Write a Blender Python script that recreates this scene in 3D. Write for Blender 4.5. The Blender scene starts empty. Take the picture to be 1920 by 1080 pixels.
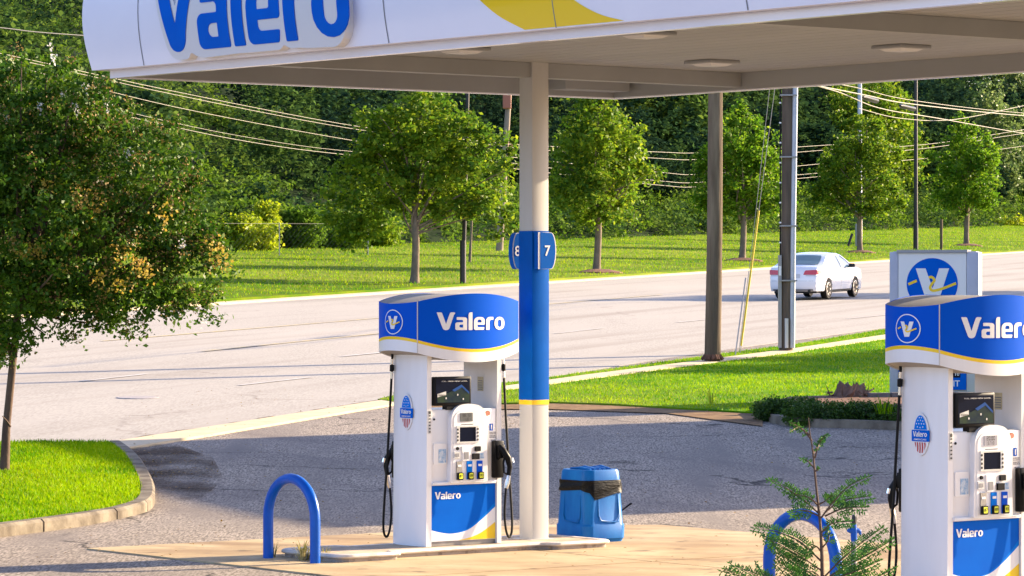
import bpy, bmesh, math, random
import numpy as np
from mathutils import Vector, Matrix
from mathutils.geometry import tessellate_polygon

random.seed(7)
RNG = np.random.default_rng(11)
scene = bpy.context.scene
COL = scene.collection
R = math.radians

# ------------------------------------------------------------------ camera
F = 6656.0          # focal length in pixels of the 1920 wide frame
H = 2.5             # eye height
HY = 535.0          # horizon row
cam = bpy.data.cameras.new('camera')
cam.sensor_width = 36.0
cam.lens = 36.0 * F / 1920.0
cam.clip_start = 0.5
cam.clip_end = 3000
co = bpy.data.objects.new('camera', cam)
COL.objects.link(co)
co.location = (0, 0, H)
co.rotation_euler = (R(90) - math.atan((540 - HY) / F), 0, 0)
scene.camera = co

# ------------------------------------------------------------------ light
w = bpy.data.worlds.new('World'); scene.world = w; w.use_nodes = True
nt = w.node_tree
for n in list(nt.nodes): nt.nodes.remove(n)
SUN_H = Vector((0.88, 0.475)).normalized()
SUN_EL = R(19.5)
sky = nt.nodes.new('ShaderNodeTexSky'); sky.sky_type = 'NISHITA'; sky.sun_disc = False
sky.sun_elevation = SUN_EL
sky.sun_rotation = math.atan2(SUN_H.x, SUN_H.y)
sky.air_density = 1.0; sky.dust_density = 1.5; sky.ozone_density = 1.0
bg = nt.nodes.new('ShaderNodeBackground'); bg.inputs[1].default_value = 0.11
wo = nt.nodes.new('ShaderNodeOutputWorld')
tint = nt.nodes.new('ShaderNodeMix'); tint.data_type = 'RGBA'; tint.blend_type = 'MULTIPLY'; tint.inputs[0].default_value = 1.0
tint.inputs[7].default_value = (0.96, 0.95, 1.18, 1)
nt.links.new(sky.outputs[0], tint.inputs[6]); nt.links.new(tint.outputs[2], bg.inputs[0]); nt.links.new(bg.outputs[0], wo.inputs[0])
sl = bpy.data.lights.new('sun', 'SUN'); sl.energy = 5.0; sl.angle = R(0.5); sl.color = (1.0, 0.80, 0.53)
so = bpy.data.objects.new('sun', sl); COL.objects.link(so)
sd = Vector((SUN_H.x * math.cos(SUN_EL), SUN_H.y * math.cos(SUN_EL), math.sin(SUN_EL)))
so.rotation_euler = (-sd).to_track_quat('-Z', 'Y').to_euler()
scene.view_settings.view_transform = 'Standard'
scene.view_settings.look = 'None'
scene.view_settings.exposure = 1.7
scene.view_settings.gamma = 1.0
scene.render.engine = 'CYCLES'
scene.cycles.max_bounces = 8
scene.cycles.transparent_max_bounces = 8

# ------------------------------------------------------------------ materials
def mat(name, col, rough=0.6, metal=0.0, spec=0.5, coat=0.0, var=None, vscale=3.0, vdetail=6.0, bump=0.0, bscale=40.0,
        stretch=None, alpha=None, emit=None, trans=0.0, var2=None, v2scale=0.3, lo=0.35, hi=0.65, vrough=0.6):
    m = bpy.data.materials.new(name); m.use_nodes = True
    t = m.node_tree; b = t.nodes['Principled BSDF']
    b.inputs['Base Color'].default_value = (*col, 1); b.inputs['Roughness'].default_value = rough
    b.inputs['Metallic'].default_value = metal; b.inputs['Specular IOR Level'].default_value = spec
    b.inputs['Coat Weight'].default_value = coat
    if emit: b.inputs['Emission Color'].default_value = (*emit[0], 1); b.inputs['Emission Strength'].default_value = emit[1]
    if trans: b.inputs['Transmission Weight'].default_value = trans
    if alpha is not None: b.inputs['Alpha'].default_value = alpha
    vec = None
    if var is not None or bump or var2 is not None:
        g = t.nodes.new('ShaderNodeTexCoord'); vec = g.outputs['Object']
        if stretch:
            mp = t.nodes.new('ShaderNodeMapping'); mp.inputs['Scale'].default_value = stretch
            t.links.new(vec, mp.inputs[0]); vec = mp.outputs[0]
    cur = None
    if var is not None:
        cur = noise_mix(t, vec, (*col, 1), (*var, 1), vscale, vdetail, lo, hi, vrough)
    if var2 is not None:
        cur = noise_mix(t, vec, cur if cur is not None else (*col, 1), (*var2, 1), v2scale, 5, 0.45, 0.7)
    if cur is not None: t.links.new(cur, b.inputs['Base Color'])
    if bump:
        nz = t.nodes.new('ShaderNodeTexNoise'); nz.inputs['Scale'].default_value = bscale; nz.inputs['Detail'].default_value = 6
        t.links.new(vec, nz.inputs['Vector'])
        bp = t.nodes.new('ShaderNodeBump'); bp.inputs['Strength'].default_value = bump; bp.inputs['Distance'].default_value = 0.02
        t.links.new(nz.outputs[0], bp.inputs['Height']); t.links.new(bp.outputs[0], b.inputs['Normal'])
    return m

def noise_mix(t, vec, a, b_, scale, detail, lo, hi, rough=0.6):
    nz = t.nodes.new('ShaderNodeTexNoise'); nz.inputs['Scale'].default_value = scale; nz.inputs['Detail'].default_value = detail
    nz.inputs['Roughness'].default_value = rough
    t.links.new(vec, nz.inputs['Vector'])
    mr = t.nodes.new('ShaderNodeMapRange'); mr.inputs[1].default_value = lo; mr.inputs[2].default_value = hi
    t.links.new(nz.outputs[0], mr.inputs[0])
    return mixc(t, mr.outputs[0], a, b_)

def mixc(t, fac, a, b_):
    mx = t.nodes.new('ShaderNodeMix'); mx.data_type = 'RGBA'
    if isinstance(fac, float): mx.inputs[0].default_value = fac
    else: t.links.new(fac, mx.inputs[0])
    for sock, val in ((mx.inputs[6], a), (mx.inputs[7], b_)):
        if isinstance(val, tuple): sock.default_value = val
        else: t.links.new(val, sock)
    return mx.outputs[2]

def add_cracks(m, scale=0.35, width=0.012, dark=(0.03, 0.028, 0.028), dist=1.2, amount=0.8, streaks=True):
    """cracks and worn wheel tracks over whatever colour the material already has"""
    t = m.node_tree; b = t.nodes['Principled BSDF']
    old = b.inputs['Base Color'].links[0].from_socket if b.inputs['Base Color'].links else tuple(b.inputs['Base Color'].default_value)
    g = t.nodes.new('ShaderNodeTexCoord')
    nz = t.nodes.new('ShaderNodeTexNoise'); nz.inputs['Scale'].default_value = 1.3; nz.inputs['Detail'].default_value = 5
    t.links.new(g.outputs['Object'], nz.inputs['Vector'])
    va = t.nodes.new('ShaderNodeVectorMath'); va.operation = 'SCALE'; va.inputs['Scale'].default_value = dist
    t.links.new(nz.outputs['Color'], va.inputs[0])
    vb = t.nodes.new('ShaderNodeVectorMath'); vb.operation = 'ADD'
    t.links.new(g.outputs['Object'], vb.inputs[0]); t.links.new(va.outputs[0], vb.inputs[1])
    vo = t.nodes.new('ShaderNodeTexVoronoi'); vo.feature = 'DISTANCE_TO_EDGE'; vo.inputs['Scale'].default_value = scale
    t.links.new(vb.outputs[0], vo.inputs['Vector'])
    mr = t.nodes.new('ShaderNodeMapRange'); mr.inputs[1].default_value = width * 0.3; mr.inputs[2].default_value = width
    mr.inputs[3].default_value = amount; mr.inputs[4].default_value = 0.0
    t.links.new(vo.outputs['Distance'], mr.inputs[0])
    # break the network up so only parts of it show
    n2 = t.nodes.new('ShaderNodeTexNoise'); n2.inputs['Scale'].default_value = 0.45; n2.inputs['Detail'].default_value = 3
    t.links.new(g.outputs['Object'], n2.inputs['Vector'])
    m2 = t.nodes.new('ShaderNodeMapRange'); m2.inputs[1].default_value = 0.48; m2.inputs[2].default_value = 0.58
    t.links.new(n2.outputs[0], m2.inputs[0])
    mu = t.nodes.new('ShaderNodeMath'); mu.operation = 'MULTIPLY'
    t.links.new(mr.outputs[0], mu.inputs[0]); t.links.new(m2.outputs[0], mu.inputs[1])
    out = mixc(t, mu.outputs[0], old, (*dark, 1))
    t.links.new(out, b.inputs['Base Color'])

def leaf_mat(name, cols, trans=0.35, clump=0.9, island=True, rough=0.5, spec=0.3):
    """foliage: three greens mixed by noise and per leaf, part of the light passes through"""
    m = bpy.data.materials.new(name); m.use_nodes = True
    t = m.node_tree; b = t.nodes['Principled BSDF']; out = t.nodes['Material Output']
    g = t.nodes.new('ShaderNodeNewGeometry'); tc = t.nodes.new('ShaderNodeTexCoord')
    c1 = noise_mix(t, tc.outputs['Object'], (*cols[0], 1), (*cols[1], 1), clump, 3, 0.42, 0.6)
    mr = t.nodes.new('ShaderNodeMapRange'); mr.inputs[1].default_value = 0.55; mr.inputs[2].default_value = 1.0
    t.links.new(g.outputs['Random Per Island'], mr.inputs[0])
    c2 = mixc(t, mr.outputs[0], c1, (*cols[2], 1))
    t.links.new(c2, b.inputs['Base Color']); b.inputs['Roughness'].default_value = rough
    b.inputs['Specular IOR Level'].default_value = spec
    tr = t.nodes.new('ShaderNodeBsdfTranslucent'); t.links.new(c2, tr.inputs[0])
    ms = t.nodes.new('ShaderNodeMixShader'); ms.inputs[0].default_value = trans
    t.links.new(b.outputs[0], ms.inputs[1]); t.links.new(tr.outputs[0], ms.inputs[2]); t.links.new(ms.outputs[0], out.inputs[0])
    return m

MT = {}
MT['asphalt'] = mat('asphalt', (0.145, 0.122, 0.10), 0.95, spec=0.1, var=(0.44, 0.375, 0.31), vscale=46, vdetail=3, vrough=0.6, stretch=(1, 0.14, 1), var2=(0.22, 0.19, 0.165), v2scale=1.2, lo=0.36, hi=0.66)
add_cracks(MT['asphalt'], 0.28, 0.012, amount=0.85)
MT['road'] = mat('road_asphalt', (0.335, 0.307, 0.272), 0.95, spec=0.1, var=(0.43, 0.397, 0.35), vscale=26, vdetail=3, vrough=0.6, stretch=(1, 0.12, 1), var2=(0.40, 0.367, 0.325), v2scale=0.8)
def add_streaks(m, ang, across_, along_, dark, amount, lo=0.5, hi=0.7, seed=0.0):
    t = m.node_tree; b = t.nodes['Principled BSDF']; old = b.inputs['Base Color'].links[0].from_socket
    g = t.nodes.new('ShaderNodeTexCoord'); mp = t.nodes.new('ShaderNodeMapping'); mp.vector_type = 'POINT'
    mp.inputs['Rotation'].default_value = (0, 0, ang); mp.inputs['Location'].default_value = (seed, seed, 0)
    t.links.new(g.outputs['Object'], mp.inputs[0])
    m2 = t.nodes.new('ShaderNodeMapping'); m2.inputs['Scale'].default_value = (across_, along_, 1); t.links.new(mp.outputs[0], m2.inputs[0])
    nz = t.nodes.new('ShaderNodeTexNoise'); nz.inputs['Scale'].default_value = 1.0; nz.inputs['Detail'].default_value = 5; t.links.new(m2.outputs[0], nz.inputs['Vector'])
    mr = t.nodes.new('ShaderNodeMapRange'); mr.inputs[1].default_value = lo; mr.inputs[2].default_value = hi; mr.inputs[4].default_value = amount; t.links.new(nz.outputs[0], mr.inputs[0])
    t.links.new(mixc(t, mr.outputs[0], old, (*dark, 1)), b.inputs['Base Color'])
add_streaks(MT['road'], R(20), 0.9, 0.03, (0.27, 0.235, 0.20), 0.6)
add_streaks(MT['road'], R(20), 0.12, 0.05, (0.47, 0.43, 0.38), 0.4, seed=7)
add_streaks(MT['asphalt'], R(-35), 0.8, 0.12, (0.14, 0.12, 0.115), 0.55, 0.52, 0.72)
add_cracks(MT['road'], 0.07, 0.005, (0.2, 0.17, 0.15), amount=0.45)
MT['pad'] = mat('pad_concrete', (0.44, 0.335, 0.195), 0.9, spec=0.2, var=(0.54, 0.43, 0.265), vscale=1.5, vdetail=7, bump=0.15, bscale=30, var2=(0.37, 0.255, 0.14), v2scale=0.6)
add_streaks(MT['pad'], R(-38), 1.4, 0.35, (0.25, 0.165, 0.095), 0.85, 0.47, 0.7)
add_streaks(MT['pad'], R(0), 3.0, 3.0, (0.16, 0.115, 0.075), 0.8, 0.60, 0.70, 3)
MT['kerb'] = mat('kerb_concrete', (0.38, 0.33, 0.27), 0.9, var=(0.5, 0.44, 0.36), vscale=4, bump=0.4, bscale=20)
MT['oldkerb'] = mat('weathered_kerb', (0.11, 0.09, 0.07), 0.9, spec=0.1, var=(0.25, 0.215, 0.165), vscale=3, bump=0.5, bscale=14)
MT['apron'] = mat('apron_concrete', (0.50, 0.40, 0.25), 0.9, var=(0.60, 0.48, 0.31), vscale=2, bump=0.2, bscale=20)
MT['dirt'] = mat('dry_dirt', (0.17, 0.10, 0.055), 0.95, spec=0.1, var=(0.27, 0.175, 0.09), vscale=3, bump=0.6, bscale=9)
MT['clay'] = mat('red_clay', (0.34, 0.17, 0.09), 0.95, var=(0.46, 0.30, 0.16), vscale=2, bump=0.5, bscale=9)
MT['mulch'] = mat('mulch', (0.11, 0.05, 0.03), 0.95, var=(0.2, 0.09, 0.05), vscale=8, bump=1.0, bscale=14)
MT['lawn'] = mat('lawn_green', (0.05, 0.17, 0.001), 0.95, spec=0.05, var=(0.15, 0.29, 0.001), vscale=1.2, vdetail=8, bump=0.8, bscale=14, var2=(0.19, 0.20, 0.03), v2scale=0.16)
MT['farlawn'] = mat('far_lawn_green', (0.05, 0.12, 0.002), 0.95, spec=0.05, var=(0.13, 0.17, 0.004), vscale=0.5, vdetail=9, bump=0.8, bscale=6, var2=(0.22, 0.25, 0.03), v2scale=0.07)
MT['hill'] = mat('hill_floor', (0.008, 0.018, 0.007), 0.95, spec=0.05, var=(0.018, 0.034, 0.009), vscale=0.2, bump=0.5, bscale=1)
MT['blade'] = leaf_mat('grass_blade', ((0.06, 0.23, 0.0), (0.25, 0.42, 0.0), (0.40, 0.46, 0.005)), 0.45, 0.30, spec=0.08)
MT['dryblade'] = leaf_mat('dry_grass_blade', ((0.25, 0.26, 0.08), (0.4, 0.3, 0.12), (0.5, 0.42, 0.2)), 0.35, 3)
MT['white'] = mat('white_enamel', (0.82, 0.82, 0.84), 0.3, coat=0.2, var=(0.79, 0.79, 0.81), vscale=6, stretch=(1, 1, 0.15), var2=(0.73, 0.71, 0.70), v2scale=1.5)
MT['cream'] = mat('cream_paint', (0.72, 0.66, 0.56), 0.45, var=(0.64, 0.58, 0.48), vscale=3, stretch=(1, 1, 0.25))
MT['post'] = mat('column_paint', (0.50, 0.49, 0.47), 0.4, var=(0.45, 0.44, 0.42), vscale=3, stretch=(1, 1, 0.2))
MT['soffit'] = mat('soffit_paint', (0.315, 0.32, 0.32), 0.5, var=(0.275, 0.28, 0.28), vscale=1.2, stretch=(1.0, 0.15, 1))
MT['fascia'] = mat('fascia_white', (0.84, 0.84, 0.93), 0.22, coat=0.3, var=(0.80, 0.80, 0.90), vscale=0.8, bump=0.05, bscale=2)
MT['greywhite'] = mat('backing_white', (0.66, 0.66, 0.68), 0.35)
MT['blue'] = mat('brand_blue', (0.0, 0.12, 0.60), 0.45, spec=0.04, var=(0.0, 0.10, 0.54), vscale=2)
MT['midblue'] = mat('mid_blue', (0.0, 0.18, 0.70), 0.45, spec=0.04)
MT['deepblue'] = mat('topper_blue', (0.0, 0.085, 0.60), 0.35, spec=0.05)
MT['sleeve'] = mat('sleeve_blue', (0.0, 0.10, 0.46), 0.4, spec=0.06, var=(0.0, 0.085, 0.40), vscale=4)
MT['bollard'] = mat('bollard_blue', (0.0, 0.10, 0.52), 0.3, spec=0.3, var=(0.0, 0.08, 0.42), vscale=6)
MT['binblue'] = mat('bin_blue', (0.0, 0.10, 0.38), 0.4, spec=0.2, var=(0.005, 0.15, 0.46), vscale=5, stretch=(1, 1, 0.4))
MT['yellow'] = mat('brand_yellow', (0.90, 0.60, 0.0), 0.3, coat=0.3)
MT['limeyellow'] = mat('label_yellow', (0.75, 0.8, 0.02), 0.4)
MT['red'] = mat('badge_red', (0.5, 0.03, 0.03), 0.4)
MT['black'] = mat('black_plastic', (0.006, 0.006, 0.007), 0.4, spec=0.15)
MT['rubber'] = mat('black_rubber', (0.008, 0.008, 0.008), 0.5, spec=0.15)
MT['grey'] = mat('grey_metal', (0.30, 0.30, 0.31), 0.4, metal=0.3)
MT['greyroof'] = mat('topper_grey', (0.30, 0.28, 0.27), 0.6, var=(0.25, 0.24, 0.23), vscale=3)
MT['lightgrey'] = mat('light_grey', (0.55, 0.55, 0.55), 0.4)
MT['chrome'] = mat('chrome', (0.8, 0.8, 0.8), 0.15, metal=1)
MT['screen'] = mat('screen_glass', (0.003, 0.006, 0.02), 0.2, spec=0.12)
MT['screenpic'] = mat('screen_picture', (0.010, 0.022, 0.04), 0.3, spec=0.1, var=(0.03, 0.05, 0.03), vscale=9)
MT['screenblue'] = mat('screen_blue', (0.02, 0.07, 0.26), 0.3, spec=0.1)
MT['lcd'] = mat('lcd_panel', (0.13, 0.14, 0.14), 0.3, spec=0.2)
MT['lcdlight'] = mat('lcd_panel_light', (0.33, 0.33, 0.38), 0.25)
MT['ink'] = mat('black_ink', (0.01, 0.01, 0.012), 0.5)
MT['inkgrey'] = mat('grey_ink', (0.2, 0.2, 0.22), 0.5)
MT['film'] = mat('black_bag', (0.004, 0.004, 0.004), 0.4, spec=0.15, bump=0.4, bscale=14, stretch=(1, 1, 5))
MT['paper'] = mat('paper', (0.7, 0.74, 0.78), 0.6, var=(0.15, 0.35, 0.6), vscale=22)
MT['clear'] = mat('clear_plastic', (0.75, 0.76, 0.8), 0.25, alpha=0.35)
MT['tan'] = mat('label_tan', (0.62, 0.55, 0.35), 0.5, var=(0.45, 0.4, 0.27), vscale=60, stretch=(0.2, 0.2, 1))
MT['rustgrey'] = mat('kick_plate', (0.22, 0.21, 0.20), 0.5, metal=0.4, var=(0.3, 0.28, 0.26), vscale=8)
MT['islandtop'] = mat('island_top', (0.46, 0.35, 0.24), 0.85, var=(0.58, 0.46, 0.32), vscale=3, bump=0.3, bscale=18, var2=(0.3, 0.24, 0.18), v2scale=2)
MT['islandrim'] = mat('island_rim', (0.66, 0.60, 0.54), 0.5, var=(0.5, 0.42, 0.33), vscale=7, lo=0.45, hi=0.75, bump=0.2, bscale=14)
MT['islandside'] = mat('island_side', (0.34, 0.28, 0.23), 0.8, var=(0.12, 0.08, 0.06), vscale=9, lo=0.5, hi=0.7, bump=0.3, bscale=20)
MT['wood'] = mat('pole_wood', (0.11, 0.08, 0.055), 0.9, spec=0.1, var=(0.23, 0.175, 0.12), vscale=9, stretch=(1, 1, 0.08), bump=1.0, bscale=16, var2=(0.08, 0.06, 0.05), v2scale=2.5)
MT['darkwood'] = mat('dark_pole_wood', (0.08, 0.06, 0.045), 0.9, var=(0.15, 0.11, 0.08), vscale=9, stretch=(1, 1, 0.08), bump=1.0, bscale=16)
MT['palewood'] = mat('pale_pole_wood', (0.34, 0.28, 0.22), 0.9, var=(0.24, 0.18, 0.14), vscale=6, stretch=(1, 1, 0.1), bump=0.6, bscale=14)
MT['galv'] = mat('galvanised_pipe', (0.50, 0.53, 0.60), 0.4, metal=0.2, var=(0.42, 0.45, 0.52), vscale=4)
MT['bark'] = mat('bark', (0.15, 0.12, 0.09), 0.9, spec=0.1, var=(0.24, 0.19, 0.14), vscale=7, stretch=(1, 1, 0.4), bump=0.8, bscale=14)
MT['darkbark'] = mat('dark_bark', (0.07, 0.035, 0.025), 0.85, var=(0.13, 0.08, 0.05), vscale=9, stretch=(1, 1, 0.3), bump=0.6, bscale=20)
MT['wire'] = mat('wire_sheath', (0.34, 0.31, 0.26), 0.6, spec=0.2)
MT['darkwire'] = mat('dark_wire', (0.05, 0.05, 0.05), 0.5)
MT['guard'] = mat('guy_guard_yellow', (0.75, 0.52, 0.02), 0.4)
MT['insul'] = mat('insulator_red', (0.38, 0.13, 0.08), 0.5)
MT['blackpost'] = mat('black_post', (0.015, 0.015, 0.017), 0.4)
MT['carwhite'] = mat('car_white', (0.80, 0.80, 0.82), 0.2, coat=0.8)
MT['carglass'] = mat('car_glass', (0.10, 0.16, 0.15), 0.06, spec=0.8)
MT['sideglass'] = mat('side_glass', (0.30, 0.42, 0.42), 0.06, spec=0.9)
MT['cardark'] = mat('car_dark', (0.01, 0.01, 0.01), 0.6)
MT['tail'] = mat('tail_light_red', (0.55, 0.01, 0.02), 0.15, coat=0.6)
MT['rim'] = mat('alloy_rim', (0.6, 0.58, 0.56), 0.3, metal=0.7)
MT['signgrey'] = mat('sign_cabinet', (0.48, 0.49, 0.56), 0.4, var=(0.42, 0.43, 0.5), vscale=2)
MT['signwhite'] = mat('sign_face', (0.78, 0.78, 0.78), 0.3)
MT['led'] = mat('led_orange', (0.6, 0.2, 0.05), 0.4, emit=((1.0, 0.35, 0.1), 0.5))
MT['stone'] = mat('ledge_stone', (0.10, 0.09, 0.09), 0.9, var=(0.18, 0.16, 0.15), vscale=5, bump=0.8, bscale=10)
MT['stump'] = mat('stump_wood', (0.12, 0.06, 0.04), 0.9, var=(0.26, 0.16, 0.11), vscale=8, stretch=(1, 1, 0.3), bump=1, bscale=12)
MT['crape'] = leaf_mat('crape_leaf', ((0.03, 0.09, 0.006), (0.07, 0.155, 0.008), (0.13, 0.21, 0.012)), 0.35, 1.6, spec=0.2)
MT['seed'] = leaf_mat('seed_head', ((0.22, 0.14, 0.04), (0.33, 0.20, 0.06), (0.42, 0.28, 0.07)), 0.25, 2)
MT['gold'] = leaf_mat('golden_leaf', ((0.40, 0.30, 0.03), (0.5, 0.30, 0.05), (0.55, 0.42, 0.10)), 0.4, 2)
MT['bloom'] = leaf_mat('white_bloom', ((0.7, 0.66, 0.58), (0.75, 0.72, 0.66), (0.8, 0.78, 0.74)), 0.4, 2)
MT['oak'] = leaf_mat('young_tree_leaf', ((0.07, 0.16, 0.012), (0.15, 0.26, 0.012), (0.30, 0.37, 0.02)), 0.48, 0.6, spec=0.15)
MT['oakdark'] = leaf_mat('young_tree_leaf_dark', ((0.07, 0.18, 0.01), (0.14, 0.28, 0.012), (0.25, 0.36, 0.02)), 0.5, 0.6, spec=0.15)
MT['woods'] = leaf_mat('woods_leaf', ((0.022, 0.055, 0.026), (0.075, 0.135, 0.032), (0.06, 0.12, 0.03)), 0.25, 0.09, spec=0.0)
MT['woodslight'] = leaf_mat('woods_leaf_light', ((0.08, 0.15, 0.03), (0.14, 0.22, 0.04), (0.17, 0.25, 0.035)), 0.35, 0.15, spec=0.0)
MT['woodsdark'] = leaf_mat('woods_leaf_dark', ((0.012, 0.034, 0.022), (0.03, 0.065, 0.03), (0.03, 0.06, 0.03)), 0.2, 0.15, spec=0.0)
MT['brush'] = leaf_mat('brush_leaf', ((0.045, 0.11, 0.012), (0.12, 0.22, 0.015), (0.18, 0.28, 0.018)), 0.4, 0.2, spec=0.05)
MT['limeleaf'] = leaf_mat('lime_leaf', ((0.26, 0.36, 0.01), (0.38, 0.46, 0.01), (0.5, 0.52, 0.03)), 0.45, 1.0)
MT['palegreen'] = leaf_mat('pale_leaf', ((0.10, 0.17, 0.05), (0.17, 0.25, 0.06), (0.24, 0.30, 0.10)), 0.4, 0.3)
MT['juniper'] = leaf_mat('ground_cover_leaf', ((0.02, 0.06, 0.01), (0.05, 0.12, 0.012), (0.10, 0.18, 0.02)), 0.3, 1.5)
MT['cypress'] = leaf_mat('cypress_frond', ((0.02, 0.09, 0.02), (0.05, 0.15, 0.02), (0.09, 0.22, 0.03)), 0.3, 5)
MT['brick'] = mat('painted_block', (0.5, 0.43, 0.35), 0.8, var=(0.42, 0.36, 0.3), vscale=2)

# ------------------------------------------------------------------ mesh helper
class MB:
    def __init__(s): s.v = []; s.f = []; s.m = []
    def add(s, vs, fs, mi=0, M=None):
        o = len(s.v)
        s.v += [tuple(M @ Vector(p)) if M else tuple(p) for p in vs]
        s.f += [tuple(i + o for i in f) for f in fs]
        s.m += [mi] * len(fs)
        return s
    def box(s, x0, x1, y0, y1, z0, z1, mi=0, M=None, bev=0.0):
        if bev > 0:
            bm = bmesh.new()
            vs = [bm.verts.new(p) for p in ((x0,y0,z0),(x1,y0,z0),(x1,y1,z0),(x0,y1,z0),(x0,y0,z1),(x1,y0,z1),(x1,y1,z1),(x0,y1,z1))]
            for f in ((3,2,1,0),(4,5,6,7),(0,1,5,4),(1,2,6,5),(2,3,7,6),(3,0,4,7)): bm.faces.new([vs[i] for i in f])
            bmesh.ops.bevel(bm, geom=bm.edges[:], offset=bev, segments=2, profile=0.5, affect='EDGES')
            return s.addbm(bm, mi, M)
        return s.add([(x0,y0,z0),(x1,y0,z0),(x1,y1,z0),(x0,y1,z0),(x0,y0,z1),(x1,y0,z1),(x1,y1,z1),(x0,y1,z1)],
                     [(3,2,1,0),(4,5,6,7),(0,1,5,4),(1,2,6,5),(2,3,7,6),(3,0,4,7)], mi, M)
    def addbm(s, bm, mi=0, M=None):
        bm.verts.ensure_lookup_table(); bm.verts.index_update()
        s.add([v.co.copy() for v in bm.verts], [[v.index for v in f.verts] for f in bm.faces], mi, M); bm.free()
        return s
    def tube(s, path, rad, n=8, mi=0, cap=True):
        P = [Vector(p) for p in path]; k = len(P)
        rr = rad if isinstance(rad, (list, tuple)) else [rad] * k
        t0 = (P[1] - P[0]).normalized()
        up = Vector((0, 0, 1)) if abs(t0.z) < 0.9 else Vector((1, 0, 0))
        a = t0.cross(up).normalized(); vs = []
        for i in range(k):
            t = (P[min(i+1, k-1)] - P[max(i-1, 0)]).normalized()
            a = (a - t * a.dot(t)).normalized(); b = t.cross(a)
            for j in range(n):
                th = 2 * math.pi * j / n
                vs.append(P[i] + (a * math.cos(th) + b * math.sin(th)) * rr[i])
        fs = [(i*n+j, i*n+(j+1) % n, (i+1)*n+(j+1) % n, (i+1)*n+j) for i in range(k-1) for j in range(n)]
        if cap: fs += [tuple(range(n))[::-1], tuple((k-1)*n+j for j in range(n))]
        return s.add(vs, fs, mi)
    def lathe(s, prof, n=24, mi=0, M=None):
        k = len(prof)
        vs = [(r*math.cos(2*math.pi*j/n), r*math.sin(2*math.pi*j/n), z) for r, z in prof for j in range(n)]
        fs = [(i*n+j, i*n+(j+1) % n, (i+1)*n+(j+1) % n, (i+1)*n+j) for i in range(k-1) for j in range(n)]
        fs += [tuple(range(n))[::-1], tuple((k-1)*n+j for j in range(n))]
        return s.add(vs, fs, mi, M)
    def slab(s, loops, fn, t0, t1, mi=0, cuts=None, sidemi=None):
        """extrude a flat outline with holes between offsets t0 (back) and t1 (front), mapped by fn(u, w, t)"""
        vs, fs = tess(loops, cuts)
        if t0 is not None:
            for loop in loops:
                k = len(loop)
                for t in (t0,):
                    a = [fn(p[0], p[1], t0) for p in loop]; b = [fn(p[0], p[1], t1) for p in loop]
                    s.add(a + b, [(i, (i+1) % k, k+(i+1) % k, k+i) for i in range(k)], mi if sidemi is None else sidemi)
        s.add([fn(p[0], p[1], t1) for p in vs], fs, mi)
        return s
    def build(s, name, mats, parent=None, smooth=False, **k):
        me = bpy.data.meshes.new(name)
        me.from_pydata([tuple(v) for v in s.v], [], [tuple(f) for f in s.f])
        if not isinstance(mats, (list, tuple)): mats = [mats]
        for m in mats: me.materials.append(m)
        if len(mats) > 1: me.polygons.foreach_set('material_index', s.m)
        if smooth:
            me.polygons.foreach_set('use_smooth', [True] * len(me.polygons))
            try: me.set_sharp_from_angle(angle=R(40))
            except Exception: pass
        me.update()
        o = bpy.data.objects.new(name, me); COL.objects.link(o)
        if parent: o.parent = parent
        tag(o, **k)
        return o

def tess(loops, cuts=None):
    loops3 = [[Vector((p[0], p[1], 0)) for p in l] for l in loops]
    tri = tessellate_polygon(loops3)
    vs = [p for l in loops3 for p in l]
    bm = bmesh.new(); bv = [bm.verts.new(p) for p in vs]
    for t in tri:
        try: bm.faces.new([bv[i] for i in t])
        except ValueError: pass
    if cuts:
        for ax, step in cuts:
            lo = min(p[ax] for p in vs); hi = max(p[ax] for p in vs)
            x = math.floor(lo / step) * step + step
            while x < hi:
                c = Vector((0, 0, 0)); c[ax] = x; nn = Vector((0, 0, 0)); nn[ax] = 1
                bmesh.ops.bisect_plane(bm, geom=bm.verts[:] + bm.edges[:] + bm.faces[:], plane_co=c, plane_no=nn, dist=1e-6)
                x += step
    bmesh.ops.recalc_face_normals(bm, faces=bm.faces[:])
    for f in bm.faces[:]:
        if f.normal.z < 0: f.normal_flip()
    bm.verts.ensure_lookup_table(); bm.verts.index_update()
    V = [tuple(v.co) for v in bm.verts]; Fs = [tuple(v.index for v in f.verts) for f in bm.faces]
    bm.free()
    return V, Fs

def tag(o, label=None, cat=None, group=None, kind=None):
    if label: o['label'] = label
    if cat: o['category'] = cat
    if group: o['group'] = group
    if kind: o['kind'] = kind
    return o

def empty(name, loc, rz=0.0, **k):
    o = bpy.data.objects.new(name, None); COL.objects.link(o)
    o.location = loc; o.rotation_euler = (0, 0, rz); o.empty_display_size = 0.2
    return tag(o, **k)

def copy_tree(o, parent=None):
    c = o.copy(); COL.objects.link(c)
    if parent: c.parent = parent
    for ch in list(o.children): copy_tree(ch, c)
    return c

def fillet(pts, seg=5):
    """polygon with per-corner rounding radius"""
    out = []; n = len(pts)
    for i, p in enumerate(pts):
        r = p[2] if len(p) > 2 else 0
        P = Vector(p[:2])
        if r <= 0: out.append(tuple(P)); continue
        A = Vector(pts[i-1][:2]) - P; B = Vector(pts[(i+1) % n][:2]) - P
        la, lb = A.length, B.length
        r2 = min(r, la * 0.499, lb * 0.499)
        a = P + A.normalized() * r2; b = P + B.normalized() * r2
        for k in range(seg + 1):
            t = k / seg
            wq = 0.72; den = (1-t)**2 + 2*wq*t*(1-t) + t*t
            out.append(tuple((a * (1-t)**2 + P * (2*wq*t*(1-t)) + b * t*t) / den))
    return out

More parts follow.
